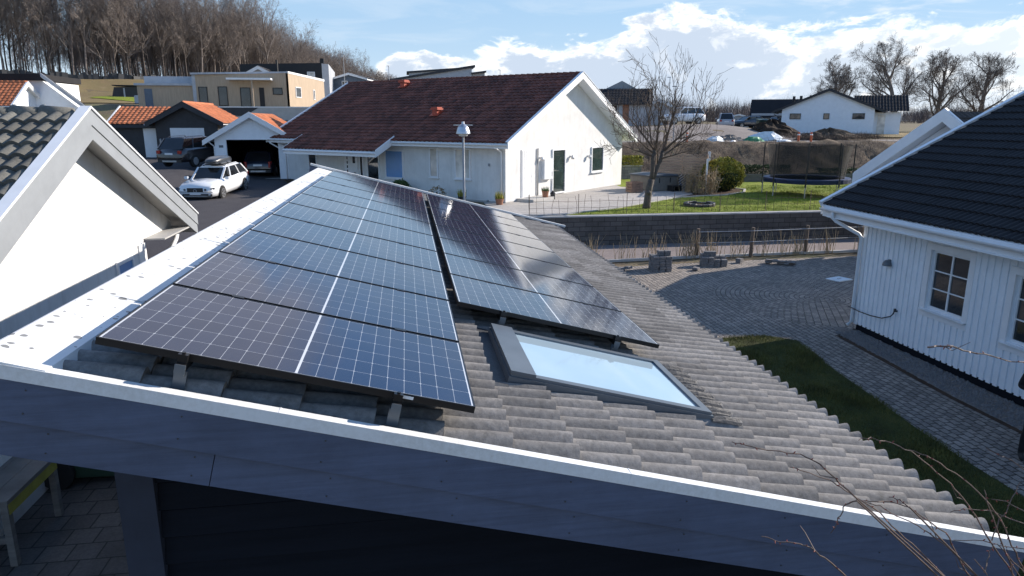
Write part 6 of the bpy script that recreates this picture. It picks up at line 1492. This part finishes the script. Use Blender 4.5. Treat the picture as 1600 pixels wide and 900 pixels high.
# ------------------------------------------------------------------ leafless shrub before the eaves corner
TW = [[(3.107, 2.63, 2.385), (2.729, 2.673, 2.74), (2.545, 2.67, 2.924), (2.395, 2.674, 3.074), (2.272, 2.687, 3.179), (2.193, 2.719, 3.267), (2.089, 2.698, 3.343), (2.044, 2.728, 3.37), (1.974, 2.723, 3.415), (1.92, 2.728, 3.456), (1.761, 2.734, 3.523), (1.728, 2.766, 3.52)], [(1.979, 2.642, 3.425), (1.917, 2.662, 3.484), (1.845, 2.681, 3.553), (1.794, 2.713, 3.583), (1.75, 2.729, 3.604), (1.649, 2.732, 3.623), (1.476, 2.744, 3.664), (1.422, 2.753, 3.678)], [(3.223, 2.784, 2.397), (2.855, 2.795, 2.796), (2.81, 2.833, 2.845), (2.717, 2.824, 2.946), (2.605, 2.859, 3.028), (2.524, 2.852, 3.085), (2.414, 2.881, 3.131), (2.325, 2.889, 3.192), (2.26, 2.92, 3.204)], [(3.102, 2.761, 2.484), (2.754, 2.759, 2.863), (2.684, 2.781, 2.983), (2.634, 2.785, 3.073), (2.496, 2.797, 3.17), (2.43, 2.819, 3.219), (2.349, 2.84, 3.238), (2.229, 2.845, 3.255), (2.186, 2.875, 3.246)], [(2.36, 2.737, 3.274), (2.347, 2.783, 3.285), (2.306, 2.815, 3.287)], [(2.036, 2.69, 3.366), (2.003, 2.719, 3.33), (2.003, 2.752, 3.256), (2.009, 2.771, 3.188), (1.996, 2.79, 3.131)], [(2.02, 2.412, 2.986), (1.835, 2.434, 3.167), (1.745, 2.415, 3.253), (1.68, 2.435, 3.305), (1.673, 2.469, 3.299), (1.629, 2.472, 3.323), (1.542, 2.487, 3.325), (1.472, 2.514, 3.341)], [(3.457, 2.918, 2.257), (3.205, 2.909, 2.678), (3.03, 2.911, 2.904), (2.947, 2.948, 3.042), (2.863, 2.953, 3.147), (2.772, 2.96, 3.241), (2.633, 2.958, 3.356), (2.521, 2.967, 3.442), (2.429, 2.994, 3.478), (2.313, 3.0, 3.517), (2.238, 2.994, 3.511)], [(3.251, 2.781, 2.609), (3.13, 2.804, 2.822), (3.072, 2.829, 2.933), (2.999, 2.857, 3.083), (2.879, 2.849, 3.216), (2.765, 2.884, 3.317), (2.615, 2.874, 3.415), (2.536, 2.88, 3.461), (2.461, 2.909, 3.484)], [(3.255, 2.862, 2.995), (3.155, 2.861, 3.036), (3.066, 2.892, 3.065), (2.98, 2.915, 3.094), (2.832, 2.911, 3.115), (2.808, 2.968, 3.067)], [(3.02, 2.891, 2.918), (3.073, 2.925, 3.024), (3.15, 2.942, 3.139), (3.218, 2.983, 3.202)], [(3.145, 2.682, 3.138), (2.983, 2.716, 3.208), (2.907, 2.748, 3.248), (2.851, 2.781, 3.248)], [(3.017, 2.613, 3.412), (2.825, 2.611, 3.499), (2.798, 2.663, 3.532), (2.754, 2.672, 3.544), (2.705, 2.715, 3.571)], [(3.219, 2.762, 2.678), (3.083, 2.767, 2.832), (2.944, 2.786, 2.979), (2.882, 2.809, 2.995), (2.739, 2.847, 2.984)], [(2.871, 2.599, 2.644), (2.821, 2.626, 2.844), (2.786, 2.674, 2.91), (2.722, 2.691, 2.982)], [(3.096, 2.7, 2.738), (2.944, 2.742, 2.964), (2.816, 2.762, 3.243), (2.804, 2.782, 3.303)], [(3.184, 2.685, 2.959), (3.09, 2.759, 2.957), (2.948, 2.789, 2.971)], [(2.839, 2.734, 2.862), (2.918, 2.798, 2.908), (2.96, 2.831, 2.948)], [(3.097, 2.747, 2.6), (3.047, 2.774, 2.842), (2.932, 2.798, 3.046), (2.937, 2.839, 3.114)], [(2.219, 2.6, 4.139), (2.276, 2.6, 4.146), (2.335, 2.6, 4.14), (2.428, 2.6, 4.105), (2.535, 2.6, 4.089), (2.615, 2.6, 4.059), (2.708, 2.6, 4.045), (2.914, 2.6, 4.012)]]
rs_ = thing('rose_shrub', 'leafless thorny shrub with thin red budded shoots at the lower right corner', 'shrub', (5.2, 2.3, 0))
m = MB(); bd = MB(); rr = random.Random(4); o_ = V((5.2, 2.3, 0))
for k, p in enumerate(TW):
    p = [V(q)-o_ for q in p]; L_n = len(p)
    p2 = []
    for a, b in zip(p, p[1:]):
        for i in range(3): p2.append(a.lerp(b, i/3)+V((rr.gauss(0, .0022), rr.gauss(0, .004), rr.gauss(0, .0022))))
    p2.append(p[-1]); n_ = len(p2); r0 = .0036 if L_n > 7 else .0027
    m.tube(p2, [r0*(1-.62*i/n_)+.0008 for i in range(n_)], 6)
    for i in range(2, n_-1):
        if rr.random() < .62:
            d = (p2[i+1]-p2[i-1]).normalized(); sd = d.cross(V((rr.gauss(0, 1), rr.gauss(0, 1), rr.gauss(0, 1)))).normalized(); t_e = p2[i]+(d*-.4+sd)*rr.uniform(.006, .016)
            bd.tube([p2[i], p2[i].lerp(t_e, .6), t_e], [.0026, .0028, .0008], 5)
    if L_n > 6:
        for q in range(1):
            i = rr.randrange(2, n_-3); d = (p2[i+1]-p2[i]).normalized(); sd = d.cross(V((rr.gauss(0, .3), 1, rr.gauss(0, .3)))).normalized()*rr.choice((-1, 1)); e1 = p2[i]+(d*.8+sd*.5)*rr.uniform(.04, .10); m.tube([p2[i], e1, e1+(d+V((0, 0, .4)))*rr.uniform(.03, .08)], [.0028, .002, .001], 5)
# canes down to the root, out of sight below the eaves
for k in range(9):
    a = V((rr.uniform(-.3, .3), rr.uniform(-.2, .2), 0)); top = V(TW[k % len(TW)][0])-o_
    m.tube([a*.3, a+V((-.2, 0, .8)), top.lerp(a, .3)+V((0, 0, .1)), top], [.014, .011, .006, .0042], 6)
M('red_bud', (.24, .05, .035), .5, .3, 30)
m.build('cane', 'rose_twig', rs_, fix=False); bd.build('bud', 'red_bud', rs_, fix=False)

# ------------------------------------------------------------------ person at the right edge
pe_ = thing('person', 'person in black jacket and trousers standing on the shaded setts, hands raised to the chest', 'person', (9.42, 8.62, 0), R(150))
# faces local +y; skeleton joints with radii
J = {'pelvis': ((0, 0, .96), (.165, .115)), 'waist': ((0, .0, 1.12), (.15, .105)), 'chest': ((0, .0, 1.32), (.175, .12)), 'upchest': ((0, -.01, 1.44), (.13, .09)), 'neck': ((0, .0, 1.52), (.06, .06)), 'head0': ((0, .02, 1.60), (.065, .075)), 'head1': ((0, .025, 1.68), (.078, .095)), 'head2': ((0, .015, 1.76), (.06, .075))}
for s, n in ((1, 'r'), (-1, 'l')):
    J.update({'hip'+n: ((.10*s, 0, .88), (.095, .095)), 'knee'+n: ((.125*s, .03+.02*s, .50), (.065, .068)), 'calf'+n: ((.13*s, -.01, .34), (.062, .064)), 'ank'+n: ((.14*s, -.03, .09), (.045, .045)), 'heel'+n: ((.14*s, -.03, .045), (.045, .045)), 'toe'+n: ((.16*s, .15, .035), (.042, .034)),
      'sho'+n: ((.20*s, -.01, 1.42), (.072, .075)), 'elb'+n: ((.30*s, -.04, 1.14), (.05, .05)), 'wri'+n: ((.14*s, .22, 1.17), (.032, .03)), 'palm'+n: ((.10*s, .28, 1.18), (.036, .022))})
E_ = [('pelvis', 'waist'), ('waist', 'chest'), ('chest', 'upchest'), ('upchest', 'neck'), ('neck', 'head0'), ('head0', 'head1'), ('head1', 'head2')]
for n in 'rl': E_ += [('pelvis', 'hip'+n), ('hip'+n, 'knee'+n), ('knee'+n, 'calf'+n), ('calf'+n, 'ank'+n), ('ank'+n, 'heel'+n), ('heel'+n, 'toe'+n), ('upchest', 'sho'+n), ('sho'+n, 'elb'+n), ('elb'+n, 'wri'+n), ('wri'+n, 'palm'+n)]
for s, n in ((1, 'r'), (-1, 'l')):
    for f in range(5):
        q = V(J['palm'+n][0])
        if f < 4: a = q+V((-.005*s, .03+.0, (.028-.018*f))); b = a+V((-.018*s, .028, .006)); c = b+V((-.026*s, .006, -.004))
        else: a = q+V((-.01*s, -.005, .035)); b = a+V((-.018*s, .02, .02)); c = b+V((-.012*s, .018, .004))
        nm = n+str(f)
        for kk, pt, r_ in (('a', a, .0105), ('b', b, .0095), ('c', c, .008)): J[nm+kk] = (tuple(pt), (r_, r_))
        E_ += [('palm'+n, nm+'a'), (nm+'a', nm+'b'), (nm+'b', nm+'c')]
keys = list(J); me = D.meshes.new('person_body'); me.from_pydata([J[k][0] for k in keys], [(keys.index(a), keys.index(b)) for a, b in E_], [])
bo = D.objects.new('body', me); col.objects.link(bo)
sk = bo.modifiers.new('Skin', 'SKIN'); sk.use_smooth_shade = True
for i, k in enumerate(keys): sv = me.skin_vertices[0].data[i]; sv.radius = J[k][1]; sv.use_root = (k == 'pelvis')
ss_ = bo.modifiers.new('Sub', 'SUBSURF'); ss_.levels = 2; ss_.render_levels = 2
dg_ = bpy.context.evaluated_depsgraph_get(); nm_ = D.meshes.new_from_object(bo.evaluated_get(dg_)); bo.modifiers.clear(); bo.data = nm_; bo.parent = pe_
nm_.materials.clear()
for q in ('black_cloth', 'skin', 'rubber'): nm_.materials.append(MATS[q])
for p in nm_.polygons:
    c = p.center; p.use_smooth = True
    hand = c.y > .225 and 1.1 < c.z < 1.3
    p.material_index = 1 if (c.z > 1.535 or hand) else 2 if c.z < .10 else 0
m = MB(); prof = []
for k in range(7):
    a = k/6*math.pi/2; prof.append((.098*math.cos(a)+.002, .10*math.sin(a)))
hr = m.lathe(prof, (0, .0, 1.70), 18).build('hair', 'hair_brown', pe_, smooth=True)
fa = MB(); fa.add([(-.013, .105, 1.635), (.013, .105, 1.635), (0, .108, 1.685), (0, .138, 1.64)], [(0, 1, 3), (1, 2, 3), (2, 0, 3)]); fa.build('nose', 'skin', pe_)
for s in (-1, 1):
    MB().lathe([(.001, -.006), (.011, 0), (.001, .006)], (s*.033, .105, 1.69), 10, 'y').build('eye', 'black_plastic', pe_)
    MB().cbox((s*.083, .01, 1.675), (.01, 0, 0), (0, .02, 0), (0, 0, .032)).build('ear', 'skin', pe_, bevel=.006)
MB().cbox((0, .103, 1.607), (.024, 0, 0), (0, .006, 0), (0, 0, .005)).build('mouth', 'terracotta', pe_)
j = MB(); j.lathe([(.175, 1.0), (.185, 1.1), (.175, 1.2)], n=20)
rc = thing('remote_control', 'small black remote control held by the person at chest height', 'remote control', (9.42, 8.62, 1.17), R(150)); MB().box((-.085, .265, -.02), (.085, .335, .03)).build('body', 'black_plastic', rc, bevel=.008)
MB().box((-.07, .27, .0305), (.07, .275, .11)).build('screen', 'window_glass', rc)
for s in (-1, 1): MB().tube([(s*.05, .285, .03), (s*.05, .285, .05)], .005, 6).build('stick', 'black_steel', rc)

# ------------------------------------------------------------------ light, sky, camera
sun = D.lights.new('sun', 'SUN'); sun.energy = 5.0; sun.angle = R(.5); sun.color = (1, .90, .79)
so = D.objects.new('sun', sun); col.objects.link(so)
sd = V((math.sin(SUN_AZ)*math.cos(SUN_EL), math.cos(SUN_AZ)*math.cos(SUN_EL), math.sin(SUN_EL)))
so.rotation_euler = sd.to_track_quat('Z', 'Y').to_euler(); so.location = sd*60
W = D.worlds.new('World'); SC.world = W; W.use_nodes = True
nt = W.node_tree; N, L = nt.nodes, nt.links; N.clear()
out = N.new('ShaderNodeOutputWorld')
sky_ = N.new('ShaderNodeTexSky'); sky_.sky_type = 'NISHITA'; sky_.sun_disc = False; sky_.sun_elevation = SUN_EL; sky_.sun_rotation = SUN_AZ
sky_.air_density = 1.0; sky_.dust_density = .1; sky_.ozone_density = 3.5; sky_.altitude = 100
bg = N.new('ShaderNodeBackground'); bg.inputs['Strength'].default_value = .15; L.new(sky_.outputs[0], bg.inputs['Color'])
tc = N.new('ShaderNodeTexCoord'); s = N.new('ShaderNodeSeparateXYZ'); L.new(tc.outputs['Generated'], s.inputs[0])
az = mth(nt, 'MULTIPLY', mth(nt, 'ARCTAN2', s.outputs[0], s.outputs[1]), 57.29578)
el = mth(nt, 'MULTIPLY', mth(nt, 'ARCSINE', s.outputs[2]), 57.29578)
t = mth(nt, 'DIVIDE', mth(nt, 'ADD', az, 40.), 120., clamp=True)
def prof(stops, top):
    r = N.new('ShaderNodeValToRGB'); e = r.color_ramp.elements; r.color_ramp.interpolation = 'EASE'
    while len(e) < len(stops): e.new(.5)
    for i, (a, v) in enumerate(stops): e[i].position = (a+40)/120; e[i].color = (v/top,)*3+(1,)
    L.new(t, r.inputs['Fac']); return mth(nt, 'MULTIPLY', r.outputs['Color'], float(top))
def cnoise(sx, sy, det=8, rough=.58, off=0., dist=0.):
    c = N.new('ShaderNodeCombineXYZ'); L.new(mth(nt, 'MULTIPLY', az, sx), c.inputs[0]); L.new(mth(nt, 'MULTIPLY', el, sy), c.inputs[1]); c.inputs[2].default_value = off
    n = noise(nt, 1., det, rough, c.outputs[0]); n.inputs['Distortion'].default_value = dist; return n.outputs['Fac']
def smooth(a, b, x):
    m_ = N.new('ShaderNodeMapRange'); m_.interpolation_type = 'SMOOTHSTEP'; L.new(x, m_.inputs[0]); m_.inputs[1].default_value = a; m_.inputs[2].default_value = b; return m_.outputs[0]
T = prof([(-12, .0), (-4, 2.6), (0, 5.0), (6, 5.2), (10, 6.0), (15, 5.6), (20, 8.0), (24.5, 8.2), (29, 6.0), (40, 6.4), (60, 7), (80, 6)], 10)
n1 = cnoise(.24, .50, 9, .6, 1.7, .3)
d = mth(nt, 'SUBTRACT', mth(nt, 'ADD', T, mth(nt, 'MULTIPLY', mth(nt, 'SUBTRACT', n1, .5), 5.6)), el)   # degrees below the ragged cloud top
mask = smooth(-.12, .55, d)
n2 = cnoise(.5, .9, 7, .62, 6.3)
n5 = cnoise(.30, .55, 8, .62, 12.3, .5)
lit0 = mth(nt, 'SUBTRACT', 1., smooth(.1, 1.5, mth(nt, 'ADD', d, mth(nt, 'MULTIPLY', mth(nt, 'SUBTRACT', n2, .5), 5.))))
lit = mth(nt, 'MAXIMUM', lit0, mth(nt, 'MULTIPLY', smooth(.55, .66, n5), mth(nt, 'MULTIPLY', smooth(14, 34, az), .7)))
right_ = smooth(22, 46, az)
shade = mixc(nt, right_, (.42, .49, .59), (.57, .63, .69))
ccol = mixc(nt, lit, shade, (.86, .86, .85))
# thin veil of high cloud on the right and overhead streaks
n3 = cnoise(.09, .5, 6, .6, 3.1, .6)
veil = mth(nt, 'MULTIPLY', smooth(.44, .66, n3), mth(nt, 'ADD', .18, mth(nt, 'MULTIPLY', smooth(16, 40, az), .75)))
veil = mth(nt, 'MULTIPLY', veil, mth(nt, 'SUBTRACT', 1., smooth(9, 26, el)))
fade = mth(nt, 'MULTIPLY', mth(nt, 'SUBTRACT', 1., smooth(0., 5., el)), mth(nt, 'MULTIPLY', smooth(-10, 5, az), .35))
bgv = N.new('ShaderNodeBackground'); bgv.inputs['Color'].default_value = (.98, .99, 1, 1); bgv.inputs['Strength'].default_value = .72
bgc = N.new('ShaderNodeBackground'); L.new(ccol, bgc.inputs['Color']); bgc.inputs['Strength'].default_value = 1.0
m1 = N.new('ShaderNodeMixShader'); L.new(mth(nt, 'MULTIPLY', veil, .8), m1.inputs[0]); L.new(bgv.outputs[0], m1.inputs[2])
m2 = N.new('ShaderNodeMixShader'); L.new(mask, m2.inputs[0]); low = mth(nt, 'MULTIPLY', mth(nt, 'SUBTRACT', 1., smooth(8., 55., el)), .92)      # thicker blue air towards the horizon
bgl = N.new('ShaderNodeBackground'); L.new(mixc(nt, smooth(8, 22, el), mixc(nt, smooth(0, 9, el), (.40, .50, .60), (.28, .42, .58)), (.15, .31, .60)), bgl.inputs['Color'])
m0 = N.new('ShaderNodeMixShader'); L.new(low, m0.inputs[0]); L.new(bg.outputs[0], m0.inputs[1]); L.new(bgl.outputs[0], m0.inputs[2]); L.new(m0.outputs[0], m1.inputs[1])
L.new(m1.outputs[0], m2.inputs[1]); L.new(bgc.outputs[0], m2.inputs[2])
# a grey sheet of cloud above the frame, ahead and to the left
n4 = cnoise(.30, .22, 6, .55, 9.1, .4)
gk = mth(nt, 'MULTIPLY', smooth(4.2, -1.5, mth(nt, 'ADD', az, mth(nt, 'MULTIPLY', mth(nt, 'SUBTRACT', n4, .5), 9.))), smooth(13.2, 17.5, mth(nt, 'ADD', el, mth(nt, 'MULTIPLY', mth(nt, 'SUBTRACT', n4, .5), 7.))))
gk = mth(nt, 'MULTIPLY', gk, mth(nt, 'MULTIPLY', smooth(50, 32, el), smooth(-70, -40, az)))
bgg = N.new('ShaderNodeBackground'); bgg.inputs['Color'].default_value = (.44, .44, .49, 1)
m3 = N.new('ShaderNodeMixShader'); L.new(mth(nt, 'MULTIPLY', gk, .9), m3.inputs[0]); L.new(m2.outputs[0], m3.inputs[1]); L.new(bgg.outputs[0], m3.inputs[2])
L.new(m3.outputs[0], out.inputs['Surface'])

cam = D.cameras.new('camera'); co = D.objects.new('camera', cam); col.objects.link(co)
cam.sensor_width = 36; cam.lens = 36*1092/1600; cam.clip_start = .05; cam.clip_end = 4000
co.location = (0, 0, 5.1); co.rotation_euler = (R(90)-.2352, 0, -.1479)
SC.camera = co
vs = SC.view_settings; vs.view_transform = 'Standard'; vs.look = 'None'; vs.exposure = .62; vs.gamma = 1
SC.render.resolution_x, SC.render.resolution_y = 1024, 576
